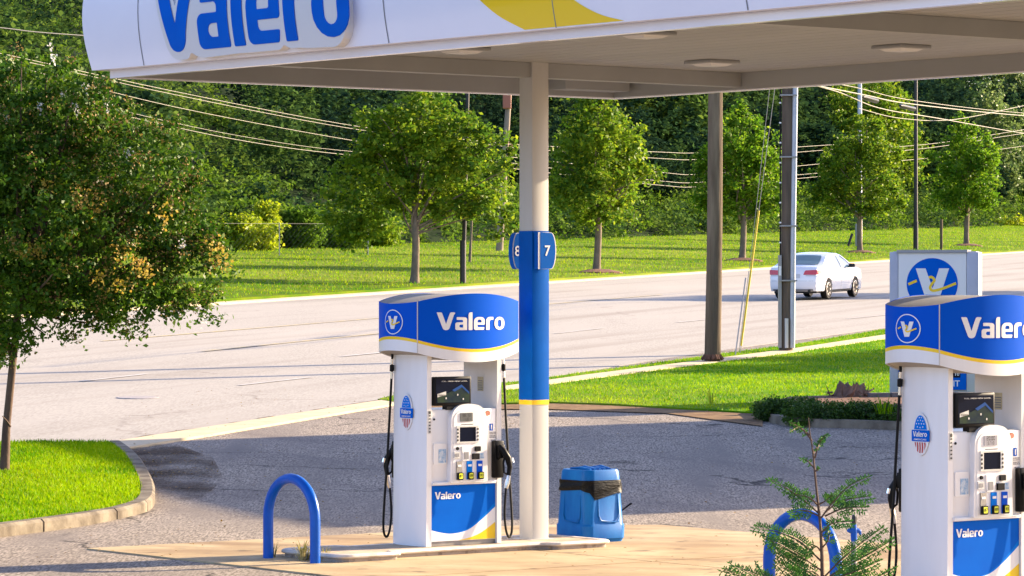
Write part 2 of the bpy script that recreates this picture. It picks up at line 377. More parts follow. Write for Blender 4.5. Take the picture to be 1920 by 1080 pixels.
def ell(cx, cy, rx, ry, n=32):
    return [(cx + rx*math.cos(2*math.pi*i/n), cy + ry*math.sin(2*math.pi*i/n)) for i in range(n)]

def ribbon(pts, wd):
    """outline of a stroke along pts with widths"""
    n = len(pts); L = []; Rr = []
    for i in range(n):
        a = Vector(pts[max(i-1, 0)]); b = Vector(pts[min(i+1, n-1)]); t = (b - a).normalized(); nn = Vector((-t.y, t.x))
        ww = wd[i] if isinstance(wd, (list, tuple)) else wd
        L.append(tuple(Vector(pts[i]) + nn*ww/2)); Rr.append(tuple(Vector(pts[i]) - nn*ww/2))
    return L + Rr[::-1]

def smoothline(pts, n=6):
    out = []
    P = [Vector(p) for p in pts]
    for i in range(len(P)-1):
        p0 = P[max(i-1, 0)]; p1 = P[i]; p2 = P[i+1]; p3 = P[min(i+2, len(P)-1)]
        for k in range(n):
            t = k / n
            out.append(tuple(0.5*((2*p1) + (-p0+p2)*t + (2*p0-5*p1+4*p2-p3)*t*t + (-p0+3*p1-3*p2+p3)*t**3)))
    out.append(tuple(P[-1]))
    return out

# ------------------------------------------------------------------ lettering
GL = {
 'V': (0.90, [[(0,1,.03),(.235,1,.05),(.43,.34,.02),(.53,.70,.05),(.63,1,.06),(.90,1,.10),(.80,.84,.02),(.585,.08,.10),(.50,0,.08),(.37,0,.08),(.29,.06,.08)]]),
 'a': (0.60, [[(.07,.73,.03),(.38,.73,.25),(.60,.70,.22),(.60,0,.03),(.20,0,.18),(0,0,.2),(0,.44,.2),(.22,.44,.1),(.39,.44,.02),(.39,.575,.09),(.07,.575,.03)],
              [(.20,.14,.10),(.39,.14,.01),(.39,.31,.01),(.20,.31,.10)]]),
 'l': (0.21, [[(0,0,.02),(.21,0,.02),(.21,1,.03),(.04,1,.10),(0,.86,.10)]]),
 'e': (0.62, [[(.56,0,.03),(.20,0,.2),(0,0,.24),(0,.73,.26),(.62,.73,.27),(.62,.29,.05),(.20,.29,.01),(.20,.155,.12),(.60,.155,.03)],
              [(.20,.42,.01),(.43,.42,.03),(.43,.585,.12),(.20,.585,.12)]]),
 'r': (0.45, [[(0,0,.02),(.21,0,.02),(.21,.57,.16),(.45,.57,.03),(.45,.73,.03),(0,.73,.30)]]),
 'o': (0.66, [[(0,0,.32),(.66,0,.32),(.66,.73,.32),(0,.73,.32)], [(.21,.15,.18),(.45,.15,.18),(.45,.58,.18),(.21,.58,.18)]]),
}
def wordmark(fn, x0, z0, width, height, t, mi=0, mb=None, cuts=None, t0=None):
    mb = mb or MB()
    gap = 0.075
    adv = []; x = 0
    for ch in 'Valero':
        adv.append(x); x += GL[ch][0] + (gap if ch != 'V' else -0.03)
    tot = x - gap
    sx = width / tot
    for ch, ax in zip('Valero', adv):
        loops = [[((p[0] + ax) * sx + x0, p[1] * height + z0) for p in fillet(l)] for l in GL[ch][1]]
        mb.slab(loops, fn, t0, t, mi, cuts)
    return mb

_txt = {}
def text2d(body):
    if body in _txt: return _txt[body]
    cu = bpy.data.curves.new('t', 'FONT'); cu.body = body; cu.size = 1.0; cu.align_x = 'CENTER'; cu.offset = 0.012
    cu.resolution_u = 3
    o = bpy.data.objects.new('t', cu); COL.objects.link(o)
    bpy.context.view_layer.update()
    me = o.evaluated_get(bpy.context.evaluated_depsgraph_get()).to_mesh()
    vs = [tuple(v.co) for v in me.vertices]; fs = [tuple(p.vertices) for p in me.polygons]
    o.evaluated_get(bpy.context.evaluated_depsgraph_get()).to_mesh_clear()
    bpy.data.objects.remove(o); bpy.data.curves.remove(cu)
    xs = [v[0] for v in vs] or [0, 1]; ys = [v[1] for v in vs] or [0, 1]
    _txt[body] = (vs, fs, min(xs), max(xs), min(ys), max(ys))
    return _txt[body]
def text(mb, body, fn, cx, cz, height, t, mi=0, width=None):
    """letters centred on cx with their base at cz"""
    vs, fs, x0, x1, y0, y1 = text2d(body)
    s = height / (y1 - y0); sx = s if width is None else width / (x1 - x0)
    mb.add([fn(cx + (v[0] - (x0+x1)/2) * sx, cz + (v[1] - y0) * s, t) for v in vs], fs, mi)
    return mb

# V emblem: blue oval, white V, ribbon
def emblem(fn, cx, cz, rx, rz, t, mb, mi_blue, mi_white, mi_yel, ring=None, cuts=None, mi_ring=None, blueband=True):
    def m(l): return [(cx + p[0]*rx, cz + p[1]*rz) for p in l]
    if ring:
        mb.slab([m(ell(0, 0, 1, 1, 40)), m(ell(0, 0, 1-ring, 1-ring, 40))[::-1]], fn, None, t, mi_white, cuts)
        if blueband: mb.slab([m(ell(0, 0, 1-ring, 1-ring, 40))], fn, None, t, mi_blue, cuts)
        k = 0.80
    else:
        mb.slab([m(ell(0, 0, 1, 1, 48))], fn, None, t, mi_blue, cuts); k = 1.0
    V = [(-.64*k,.60*k),(-.26*k,.60*k),(.02*k,-.18*k),(.27*k,.60*k),(.66*k,.60*k),(.24*k,-.70*k),(-.22*k,-.70*k)]
    mb.slab([m(V)], fn, None, t + 0.003, mi_white, cuts)
    path = smoothline([(-.93*k,-.02*k),(-.6*k,.12*k)], 3)
    mb.slab([m(ribbon(path, .10))], fn, None, t + 0.005, mi_yel, cuts)
    path = smoothline([(-.13*k,.24*k),(-.02*k,.26*k),(.09*k,.14*k),(-.02*k,-.02*k),(-.08*k,-.17*k),(.05*k,-.27*k),(.45*k,-.17*k),(.93*k,.02*k)], 6)
    mb.slab([m(ribbon(path, .10))], fn, None, t + 0.006, mi_yel, cuts)
    return mb

# ------------------------------------------------------------------ terrain
RD = Vector((math.sin(R(20)), math.cos(R(20))))        # along the road
RN = Vector((-math.cos(R(20)), math.sin(R(20))))       # away, across the road
PN = Vector((0.0, 63.7)); PF = Vector((0.3, 136.0))
def across(x, y): return (x - PF.x) * RN.x + (y - PF.y) * RN.y
def zf(x, y):
    z = 0.0 if y < 38 else (0.0295 * (y - 38) if y < 75 else 1.0915 + 0.0235 * (y - 75))
    return z
def zl(x, y):
    z = zf(x, y); w_ = across(x, y)
    if w_ > 0: z += 0.035 * min(w_, 24)
    if w_ > 24: z += 0.30 * (w_ - 24)
    return z
def G(px, py, lift=0.0, zfun=zl):
    """where the sight line through an image point meets the ground"""
    a = (px - 960) / F; b = (py - HY) / F
    lo, hi = 8.0, 900.0
    y = lo; prev = None
    while y < hi:
        d = (H - b * y) - (zfun(a * y, y) + lift)
        if d <= 0: break
        y += 0.5
    lo_, hi_ = y - 0.5, y
    for _ in range(30):
        m_ = (lo_ + hi_) / 2
        if (H - b * m_) - (zfun(a * m_, m_) + lift) > 0: lo_ = m_
        else: hi_ = m_
    y = hi_
    return Vector((a * y, y, zfun(a * y, y) + lift))
def S(P): return F / P.y     # pixels per metre there
def at(px, py, Y): return Vector(((px - 960) / F * Y, Y, H - (py - HY) / F * Y))

def sheet(name, poly, lift, material, step=4.0, skirt=0.0, zfun=zl, **k):
    mb = MB()
    def fn(u, w_, t): return (u, w_, zfun(u, w_) + t)
    V, Fs = tess([poly], [(0, step), (1, step)])
    mb.add([fn(p[0], p[1], lift) for p in V], Fs)
    if skirt:
        n = len(poly); pts = []
        for i in range(n):
            a = Vector(poly[i]); b = Vector(poly[(i+1) % n]); m_ = max(1, int((b-a).length / step))
            pts += [a.lerp(b, j/m_) for j in range(m_)]
        n = len(pts)
        mb.add([fn(p.x, p.y, lift) for p in pts] + [fn(p.x, p.y, lift - skirt) for p in pts], [(i, n+i, n+(i+1) % n, (i+1) % n) for i in range(n)])
    return mb.build(name, material, None, **k)

def P2(px, py, lift=0.0):
    g = G(px, py, lift); return (g.x, g.y)

# base ground, reaches the horizon
gb = MB(); gx = [-600, -200, -60, -20, 0, 20, 60, 120, 200, 400, 900]; gy = [-30, 20, 38, 75, 110, 140, 170, 200, 240, 300, 400, 550, 800, 1200]
gb.add([(x, y, zf(x, y) - 0.6) for y in gy for x in gx], [(j*len(gx)+i, j*len(gx)+i+1, (j+1)*len(gx)+i+1, (j+1)*len(gx)+i) for j in range(len(gy)-1) for i in range(len(gx)-1)])
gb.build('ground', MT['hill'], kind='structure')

def rl(base, t, w_=0.0):
    p = base + RD * t + RN * w_; return (p.x, p.y)
road_w = (PF - PN).dot(RN)
road = sheet('road', [rl(PN, -90), rl(PN, 420), rl(PN, 420, road_w), rl(PN, -90, road_w)], 0.0, MT['road'], 8, 0.5, zf, kind='structure')
# forecourt: everything this side of the road
sheet('pavement', [(-40, 8), (60, 8), (60, 90), (32, 150), rl(PN, 90), rl(PN, -35), (-40, 40)], -0.006, MT['asphalt'], 4, 0.5, zf, kind='structure')
# concrete gutter strip across the driveway mouth
g0 = [rl(PN, t, 0.12) for t in (-30, -22, -14, -8, -5)] + [rl(PN, t, wd) for t, wd in ((-4, -0.42), (-8, -0.45), (-14, -0.55), (-20, -0.6), (-30, -0.7))]
sheet('pavement', g0, 0.03, MT['apron'], 3, 0.1, zf, kind='structure')
mbc = MB()   # broken dark joint along the apron
for k in range(46):
    t = -29 + k * 0.53
    p = rl(PN, t, 0.12 + random.uniform(0, 0.06)); q = rl(PN, t + 0.56, 0.12 + random.uniform(0, 0.06)); q2 = rl(PN, t + 0.56, 0.22 + random.uniform(0, 0.12)); p2 = rl(PN, t, 0.22 + random.uniform(0, 0.12))
    mbc.add([(a[0], a[1], zf(*a) + 0.008) for a in (p, q, q2, p2)], [(0, 1, 2, 3)])
mbc.build('gutter_joint', MT['oldkerb'], kind='structure')

# road markings
def mark(px0, py0, px1, py1, wd, m_, name='road_marking'):
    a = G(px0, py0, 0, zf); b = G(px1, py1, 0, zf); d = (b - a); d.z = 0; L = d.length; d.normalize(); nn = Vector((-d.y, d.x, 0)) * wd / 2
    mb = MB(); k = max(2, int(L / 4)); vs = []
    for i in range(k + 1):
        p = a + d * L * i / k
        for s_ in (-1, 1):
            q = p + nn * s_; vs.append((q.x, q.y, zf(q.x, q.y) + 0.012))
    mb.add(vs, [(2*i, 2*i+2, 2*i+3, 2*i+1) for i in range(k)])
    return mb.build(name, m_, kind='structure')
MT['faded_yellow'] = mat('faded_yellow_paint', (0.62, 0.50, 0.22), 0.8, var=(0.45, 0.39, 0.3), vscale=3, lo=0.4, hi=0.6)
MT['faded_white'] = mat('faded_white_paint', (0.54, 0.51, 0.48), 0.8, var=(0.43, 0.40, 0.36), vscale=3, lo=0.45, hi=0.62)
MT['manhole'] = mat('manhole_iron', (0.27, 0.24, 0.22), 0.7, var=(0.4, 0.36, 0.34), vscale=12)
for a in ((190, 640, 1240, 553), (380, 659, 900, 607)): mark(*a, 0.13, MT['faded_yellow'])
for a in ((150, 716, 275, 702), (450, 723, 585, 708), (640, 669, 730, 660), (1040, 626, 1130, 616), (1270, 605, 1350, 597), (1590, 598, 1680, 589)): mark(*a, 0.11, MT['faded_white'])
mh = G(258, 746, 0, zf); mb = MB()
mb.lathe([(0.02, 0), (0.34, 0.0), (0.36, -0.01)], 32); mo = mb.build('manhole_cover', MT['manhole'], label='round iron manhole cover set in the road near the left driveway', cat='manhole cover')
mo.location = (mh.x, mh.y, mh.z + 0.014); mo.rotation_euler = (math.atan(0.0295), 0, 0)

# ------------------------------------------------------------------ axes of the station
A = R(38)
VX = Vector((math.cos(A), math.sin(A), 0)); VY = Vector((-math.sin(A), math.cos(A), 0))
L0 = Vector((-3.76, 33.45, 0))       # canopy corner
C1 = Vector((-0.786, 32.9, 0)); C2 = Vector((3.43, 27.9, 0)); D12 = C2 - C1

# concrete pad in slabs with joints
pr = empty('pavement', L0, A, kind='structure')
mb = MB()
xs = [-0.1, 3.1, 6.35]; ys = [0.35, -4.2, -8.9, -13.6, -18.3, -23]
for i in range(2):
    for j in range(5):
        mb.box(xs[i] + 0.012, xs[i+1] - 0.012, ys[j+1] + 0.02, ys[j] - 0.02, -0.2, 0.008)
mb.build('slab', MT['pad'], pr)

# kerb sweep
def kerb(name, pts, wd, h0, h1, m_, zfun=zf, **k):
    mb = MB(); n = len(pts); rows = []
    for i in range(n):
        a = Vector(pts[max(i-1, 0)]); b = Vector(pts[min(i+1, n-1)]); t = (b-a).normalized(); nn = Vector((-t.y, t.x))
        p = Vector(pts[i]); z = zfun(p.x, p.y)
        q = p + nn * wd
        rows.append([(p.x, p.y, z+h0), (p.x + nn.x*0.02, p.y + nn.y*0.02, z+h1), (q.x, q.y, z+h1), (q.x, q.y, z+h0)])
    vs = [c for r_ in rows for c in r_]
    mb.add(vs, [(4*i+j, 4*i+4+j, 4*i+5+j, 4*i+1+j) for i in range(n-1) for j in range(3)] + [(3, 2, 1, 0), (4*n-4, 4*n-3, 4*n-2, 4*n-1)])
    return mb.build(name, m_, **k)

# left lawn island
isl = [(-260, 850), (-100, 835), (60, 828), (205, 829), (232, 850), (252, 880), (264, 912), (258, 936), (225, 950), (130, 967), (0, 984), (-160, 1003), (-400, 1000)]
isl_w = [P2(x, y, 0.1) for x, y in isl]
isl_s = smoothline(isl_w[3:12], 5)
sheet('lawn', isl_w[:3] + isl_s + isl_w[12:], 0.10, MT['lawn'], 1.0, 0.4, zf, kind='structure')
# kerb outside of it, in cast lengths
outer = isl_s
cut = [0, 9, 17, 22, 27, 33, len(outer)-1]
kp = []
mb = MB()
for a, b in zip(cut[:-1], cut[1:]):
    seg = outer[a:b+1]
    n = len(seg)
    for i in range(n-1):
        p = Vector(seg[i]); q = Vector(seg[i+1])
        if i == 0: p = p.lerp(q, 0.06)
        if i == n-2: q = q.lerp(p, 0.06)
        def nrm(j):
            u = Vector(outer[max(j-1, 0)]); v_ = Vector(outer[min(j+1, len(outer)-1)]); t = (v_-u).normalized(); return Vector((t.y, -t.x))
        n1 = nrm(a+i) * -1; n2 = nrm(a+i+1) * -1
        wd = 0.16; vs = []
        for P_, N_ in ((p, n1), (q, n2)):
            z = zf(P_.x, P_.y); o_ = P_ + N_ * wd; m_ = P_ + N_ * (wd - 0.03)
            vs += [(P_.x, P_.y, z-0.05), (P_.x, P_.y, z+0.125), (m_.x, m_.y, z+0.125), (o_.x, o_.y, z+0.095), (o_.x, o_.y, z-0.05)]
        mb.add(vs, [(j, 5+j, 6+j, j+1) for j in range(4)] + [(4, 3, 2, 1, 0), (5, 6, 7, 8, 9)])
mb.build('kerb', MT['oldkerb'], kind='structure')

# near verge with its strip of pavement
verge = [(708, 748), (745, 739), (960, 716), (1200, 684), (1480, 647), (1700, 610), (2050, 560), (2500, 520), (2500, 800), (1760, 790), (1440, 774), (1300, 766), (1150, 757), (1030, 753), (960, 755), (850, 756), (760, 756)]
verge_w = [P2(x, y, 0.035) for x, y in verge]
sheet('lawn', verge_w, 0.035, MT['lawn'], 2.0, 0.4, zf, kind='structure')
foot = [(948, 723), (1100, 702), (1330, 673), (1480, 654), (1700, 621), (2050, 572), (2050, 580), (1700, 629), (1480, 661), (1330, 680), (1100, 710), (948, 730)]
sheet('footpath', [P2(x, y, 0.05) for x, y in foot], 0.05, MT['apron'], 2.0, 0.1, zf, kind='structure')
SOIL = fillet([(*P2(x, y, 0.1), 0.5) for x, y in ((-60, 876), (10, 874), (60, 884), (118, 893), (85, 901), (40, 908), (-60, 912))], 4)
# dirty ridge of soil washed beside the left island
# kerb on the road side of the verge
kp = [G(x, y, 0.0, zf) for x, y in ((712, 752), (745, 746), (960, 722), (1200, 690), (1480, 653), (1700, 616), (2050, 565))]
def stain_mat(name, col, scale, lo, hi, amount):
    m = bpy.data.materials.new(name); m.use_nodes = True; t = m.node_tree; b = t.nodes['Principled BSDF']
    b.inputs['Base Color'].default_value = (*col, 1); b.inputs['Roughness'].default_value = 0.9; b.inputs['Specular IOR Level'].default_value = 0.1
    g = t.nodes.new('ShaderNodeTexCoord'); nz = t.nodes.new('ShaderNodeTexNoise'); nz.inputs['Scale'].default_value = scale; nz.inputs['Detail'].default_value = 7; nz.inputs['Roughness'].default_value = 0.7
    t.links.new(g.outputs['Object'], nz.inputs['Vector'])
    mr = t.nodes.new('ShaderNodeMapRange'); mr.inputs[1].default_value = lo; mr.inputs[2].default_value = hi; mr.inputs[4].default_value = amount
    t.links.new(nz.outputs[0], mr.inputs[0]); t.links.new(mr.outputs[0], b.inputs['Alpha'])
    return m
MT['soilstain'] = stain_mat('washed_soil', (0.09, 0.06, 0.04), 0.9, 0.40, 0.62, 0.85)
MT['roots'] = stain_mat('root_soil', (0.13, 0.065, 0.035), 3.5, 0.34, 0.46, 1.0)
sheet('ground', SOIL, 0.106, MT['roots'], 2.0, 0.0, zf, kind='structure')
sheet('ground', [P2(x, y) for x, y in ((225, 834), (330, 834), (400, 860), (420, 900), (380, 935), (300, 940), (272, 930), (280, 905), (262, 875))], 0.010, MT['soilstain'], 2.0, 0.0, zf, kind='structure')
# sandy litter strip in front of the verge
sheet('ground', [P2(x, y) for x, y in ((760, 757), (1030, 756), (1300, 769), (1430, 778), (1430, 800), (1250, 776), (1030, 768), (800, 768))], 0.010, MT['dirt'], 2.0, 0.0, zf, kind='structure')

# far side lawn and hill
fl = [rl(PF, -80, 0.35), rl(PF, 330, 0.35), rl(PF, 330, 24.0), rl(PF, -80, 24.0)]
sheet('lawn', fl, 0.12, MT['farlawn'], 8, 0.6, zl, kind='structure')
ed = [rl(PF, -80, -0.25)] + [rl(PF, t, 0.35 + 0.5 * random.random()) for t in range(-80, 331, 4)] + [rl(PF, 330, -0.25)]
pts_in = [rl(PF, t, -0.3) for t in range(330, -81, -40)]
sheet('kerb', [rl(PF, t, 0.45 + 0.35 * random.random()) for t in range(-80, 331, 3)] + pts_in, 0.05, MT['apron'], 8, 0.2, zf, kind='structure')
mb = MB(); nt_, nw = 60, 16; vs = []
for j in range(nw):
    w_ = 23.5 + j * 10
    for i in range(nt_):
        t = -120 + i * 9.0; x, y = rl(PF, t, w_)
        vs.append((x, y, zl(x, y) + (0 if j == 0 else 1.5 * math.sin(i * 1.3 + j) * min(1, j/3))))
mb.add(vs, [(j*nt_+i, j*nt_+i+1, (j+1)*nt_+i+1, (j+1)*nt_+i) for j in range(nw-1) for i in range(nt_-1)])
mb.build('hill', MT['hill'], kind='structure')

# ------------------------------------------------------------------ fuel dispenser
HY_ = 0.55
def FR(y0):      # flat panel facing the viewer side (-y)
    return lambda u, w_, t: (u, y0 - t, w_)
def rect(x0, x1, z0, z1, r=0.0):
    return fillet([(x0, z0, r), (x1, z0, r), (x1, z1, r), (x0, z1, r)]) if r else [(x0, z0), (x1, z0), (x1, z1), (x0, z1)]

def seven_seg(mb, fn, s_, cx, z0, h, t, mi):
    seg = {'0': 'abcdef', '1': 'bc', '2': 'abdeg', '3': 'abcdg', '4': 'bcfg', '5': 'acdfg', '6': 'acdefg', '7': 'abc', '8': 'abcdefg', '9': 'abcdfg'}
    w_ = h * 0.5; pitch = h * 0.68; x = cx - pitch * len(s_) / 2; th = h * 0.13
    for ch in s_:
        if ch in seg:
            for a in seg[ch]:
                r_ = {'a': (0, w_, h-th, h), 'd': (0, w_, 0, th), 'g': (0, w_, h/2-th/2, h/2+th/2), 'f': (0, th, h/2+th/2, h-th), 'b': (w_-th, w_, h/2+th/2, h-th), 'e': (0, th, th, h/2-th/2), 'c': (w_-th, w_, th, h/2-th/2)}[a]
                mb.slab([rect(x+r_[0], x+r_[1], z0+r_[2], z0+r_[3])], fn, None, t, mi)
        elif ch == '.': mb.slab([rect(x, x+th, z0, z0+th)], fn, None, t, mi); x -= pitch * 0.6
        x += pitch

X0, X1, YF, YB = -0.155, 1.035, -0.05, 0.55
XC, HXX, YC, HYY = (X0+X1)/2, (X1-X0)/2, (YF+YB)/2, (YB-YF)/2
def q2(a): return 1 - a*a
def t_front(x, t=0): q = (x-XC)/HXX; return (x, YF - 0.13*q2(q) - t)
def t_left(y, t=0): q = (y-YC)/HYY; return (X0 - 0.07*q2(q) - t, y)
ZT, ZB = 2.275, 1.80

def make_dispenser():
    root = empty('fuel_dispenser', C1 + Vector((0, 0, 0.075)), A)
    W, D = 0.87, 0.52
    # end posts
    for x0, x1, sgn in ((0.0, 0.05, -1), (0.82, 0.87, 1)):
        mb = MB(); out = []
        n = 8
        for i in range(n+1):
            y = 0.0 + D * i / n; q = (i/n)*2-1
            out.append((x0 if sgn < 0 else x1, y, 0.028 * q2(q)))
        poly = [(o[0] + sgn*o[2], o[1]) for o in out]
        inner = [(x1 if sgn < 0 else x0, D), (x1 if sgn < 0 else x0, 0.0)]
        loop = poly + inner; k = len(loop)
        # slight outward taper to the foot
        vs = [(p[0] - (0.012 if (p[0] < 0.05 and sgn < 0) else 0), p[1], 0) for p in loop] + [(p[0], p[1], 1.90) for p in loop]
        mb.add(vs, [(i, (i+1) % k, k+(i+1) % k, k+i) for i in range(k)] + [tuple(range(k))[::-1], tuple(range(k, 2*k))])
        mb.build('post', MT['white'], root, smooth=True)
    for side, xx in ((-1, -0.0135), (1, 0.8715)):
        for yv in (0.17, 0.36):
            q = (yv/0.52)*2-1; xo = xx + side*0.028*q2(q)
            MB().add([(xo - side*0.006, yv-0.004, 0.01), (xo - side*0.006, yv+0.004, 0.01), (xo + side*0.012 if side < 0 else xo, yv+0.004, 1.8), (xo + side*0.012 if side < 0 else xo, yv-0.004, 1.8)], [(0, 1, 2, 3)])
    # cabinet
    mb = MB(); mb.box(0.052, 0.818, 0.03, 0.49, 0.0, 0.04)
    mb.build('kick_plate', MT['rustgrey'], root)
    cab = MB().box(0.052, 0.818, 0.022, 0.498, 0.041, 0.575).build('base_cabinet', MT['white'], root)
    up = MB().box(0.0525, 0.8175, 0.010, 0.51, 0.582, 1.27, bev=0.008); up.box(0.05, 0.80, -0.02, 0.54, 0.567, 0.5955, bev=0.006)
    upc = up.build('cabinet', MT['white'], root, smooth=True)
    # lower door with its wave
    f = FR(0.018); mb = MB(); px0, px1, pz0, pz1 = 0.058, 0.812, 0.045, 0.563
    def pc(u, w_): return (px0 + u*(px1-px0), pz1 - w_*(pz1-pz0))
    cA = [pc(*p) for p in smoothline([(0, .795), (.16, .85), (.34, .875), (.57, .82), (.79, .64), (1, .42)], 5)]
    cB = [pc(*p) for p in smoothline([(.34, .875), (.52, .82), (.70, .69), (.86, .52), (1, .33)], 5)]
    cC = [pc(*p) for p in smoothline([(.42, 1.0), (.60, .96), (.78, .88), (1, .70)], 5)]
    iB = min(range(len(cA)), key=lambda i: abs(cA[i][0] - cB[0][0]))
    cB[0] = cA[iB]
    mb.slab([[pc(0, 0)] + cA[:iB] + cB + [pc(1, 0)]], f, None, 0, 0)
    mb.slab([cB + cA[iB+1:][::-1]], f, None, 0, 1)
    mb.slab([[pc(0, 1)] + [cC[0]] + cC[1:] + cA[::-1]], f, None, 0, 2)
    mb.slab([cC + [pc(1, 1)]], f, None, 0, 3)
    mb.slab([rect(px0, px1, pz0, pz1)], f, 0.0, -0.006, 2)
    door = mb.build('door_panel', [MT['blue'], MT['midblue'], MT['white'], MT['yellow']], root)
    wordmark(FR(0.018), 0.10, 0.435, 0.30, 0.068, 0.003).build('lettering', MT['white'], door)
    # console
    f = FR(0.010); mb = MB()
    cons = fillet([(0.235, 0.585, .02), (0.675, 0.585, .02), (0.66, 1.22, .05), (0.60, 1.30, .12), (0.45, 1.325, .12), (0.31, 1.30, .12), (0.25, 1.22, .05)])
    mb.slab([cons], f, -0.01, 0.055, 0)
    console = mb.build('console', MT['white'], root)
    mb = MB(); mb.slab([fillet([(0.262, 0.60, .01), (0.648, 0.60, .01), (0.638, 1.20, .03), (0.57, 1.265, .06), (0.34, 1.265, .06), (0.275, 1.20, .03)])], FR(-0.045), 0.0, 0.004, 0)
    mb.build('console_face', MT['white'], console)
    fc = FR(-0.049)
    MB().slab([rect(0.345, 0.49, 1.155, 1.235, .004)], fc, 0, 0.006).build('price_display', MT['lcd'], console)
    mb = MB(); seven_seg(mb, fc, '38.73', 0.425, 1.198, 0.032, 0.008, 0); seven_seg(mb, fc, '11.331', 0.425, 1.163, 0.025, 0.008, 0)
    mb.build('price_digits', MT['ink'], console)
    MB().slab([rect(0.30, 0.555, 0.955, 1.115, .006), rect(0.335, 0.525, 0.968, 1.102)[::-1]], fc, 0, 0.010).build('screen_bezel', MT['lightgrey'], console)
    MB().slab([rect(0.335, 0.525, 0.968, 1.102)], fc, None, 0.004).build('payment_screen', MT['screen'], console)
    for x in (0.305, 0.54):
        for k in range(4): MB().slab([rect(x, x+0.014, 0.975+k*0.033, 0.992+k*0.033)], fc, 0, 0.013).build('screen_button', MT['black'], console)
    MB().slab([rect(0.36, 0.50, 1.125, 1.130)], fc, 0, 0.003).build('trim_line', MT['ink'], console)
    # keypad, card slot, printer slot, speaker
    mb = MB(); mb.slab([fillet([(0.37, 0.79, .005), (0.455, 0.79, .005), (0.47, 0.925, .005), (0.36, 0.925, .005)])], fc, 0, 0.012, 0)
    kpd = mb.build('keypad', MT['white'], console)
    mb = MB(); mb.slab([rect(0.385, 0.435, 0.805, 0.87)], FR(-0.061), 0, 0.004); mb.build('keys', MT['inkgrey'], kpd)
    MB().slab([rect(0.515, 0.575, 0.875, 0.92, .006)], fc, 0, 0.02).build('card_reader', MT['black'], console)
    MB().slab([rect(0.485, 0.56, 0.80, 0.855, .006)], fc, 0, 0.02).build('receipt_slot', MT['black'], console)
    MB().slab([rect(0.575, 0.625, 0.805, 0.855)], fc, None, 0.003).build('sticker', MT['paper'], console)
    mb = MB(); mb.slab([rect(0.27, 0.335, 0.815, 0.875, .004)], fc, 0, 0.012, 0); mb.slab([rect(0.28, 0.325, 0.828, 0.86)], fc, None, 0.014, 1)
    mb.build('cash_slot', [MT['lightgrey'], MT['inkgrey']], console)
    MB().lathe([(0.002, 0.012), (0.014, 0.012), (0.016, 0)], 16, 0, Matrix.Translation((0.313, -0.049, 0.905)) @ Matrix.Rotation(R(90), 4, 'X')).build('call_button', MT['black'], console)
    # three grade buttons
    for k, (x, c, num) in enumerate(((0.30, 'grey', '87'), (0.42, 'midblue', '89'), (0.54, 'deepblue', '93'))):
        mb = MB(); mb.slab([rect(x, x+0.062, 0.612, 0.785, .004)], fc, 0, 0.010, 0)
        g_ = mb.build('grade_button', MT['rustgrey'] if k == 0 else MT[c], console)
        mb = MB(); mb.slab([rect(x+0.010, x+0.052, 0.735, 0.755)], fc, None, 0.013); mb.build('grade_name', MT['white'], g_)
        mb = MB(); mb.slab([rect(x+0.004, x+0.064, 0.612, 0.682, .012)], fc, 0, 0.03, 0); mb.slab([rect(x+0.012, x+0.056, 0.624, 0.674, .008)], fc, None, 0.0325, 1)
        text(mb, num, fc, x+0.034, 0.637, 0.026, 0.035, 0)
        mb.build('octane_pad', [MT['black'], MT['limeyellow']], g_)
    # side bits
    f = FR(0.010)
    mb = MB(); mb.slab([rect(0.075, 0.225, 0.76, 0.955, .01)], f, 0, 0.012, 0)
    h_ = mb.build('brochure_holder', MT['white'], root)
    MB().slab([rect(0.13, 0.215, 0.775, 0.90)], FR(-0.002), 0, 0.004).build('brochure', MT['paper'], h_)
    MB().lathe([(0.002, 0.010), (0.024, 0.010), (0.026, 0)], 20, 0, Matrix.Translation((0.715, 0.010, 1.225)) @ Matrix.Rotation(R(90), 4, 'X')).build('lock', MT['insul'], root)
    MB().lathe([(0.002, 0.008), (0.010, 0.008), (0.011, 0)], 12, 0, Matrix.Translation((0.085, 0.010, 1.18)) @ Matrix.Rotation(R(90), 4, 'X')).build('lock', MT['black'], root)
    mb = MB(); mb.slab([rect(0.735, 0.775, 1.06, 1.125)], f, None, 0.003); st = mb.build('sticker', MT['blue'], root)
    mb = MB(); mb.slab([rect(0.750, 0.762, 1.07, 1.115)], f, None, 0.006); mb.build('sticker_mark', MT['white'], st)
    mb = MB()
    for z in (1.045, 1.03, 1.012, 0.998, 0.97):
        x = 0.735
        while x < 0.805:
            w_ = random.uniform(0.008, 0.02)
            if z != 0.97 or x > 0.745: mb.slab([rect(x, min(x+w_, 0.808), z-0.006, z+0.004)], f, None, 0.003)
            x += w_ + 0.004
    mb.build('instructions', MT['inkgrey'], root)
    mb = MB(); mb.slab([rect(0.012, 0.042, 1.05, 1.27)], FR(0.0), None, 0.003, 0)
    for k in range(6): mb.slab([rect(0.017, 0.037, 1.06+k*0.03, 1.072+k*0.03)], FR(0.0), None, 0.005, 1)
    mb.slab([ell(0.027, 1.245, 0.013, 0.016, 16)], FR(0.0), None, 0.005, 1)
    mb.build('warning_label', [MT['lightgrey'], MT['ink']], root)
    # tan notice on the inner side of the far post (faces -x)
    fi = lambda u, w_, t: (0.791 - t if False else 0.8195 - t, u, w_)
    mb = MB(); mb.slab([rect(0.21, 0.30, 1.425, 1.56)[::-1]], fi, None, 0.003, 0)
    for k in range(5): mb.slab([rect(0.22, 0.29, 1.437+k*0.02, 1.446+k*0.02)], fi, None, 0.0045, 1)
    mb.build('notice', [MT['tan'], MT['inkgrey']], root)
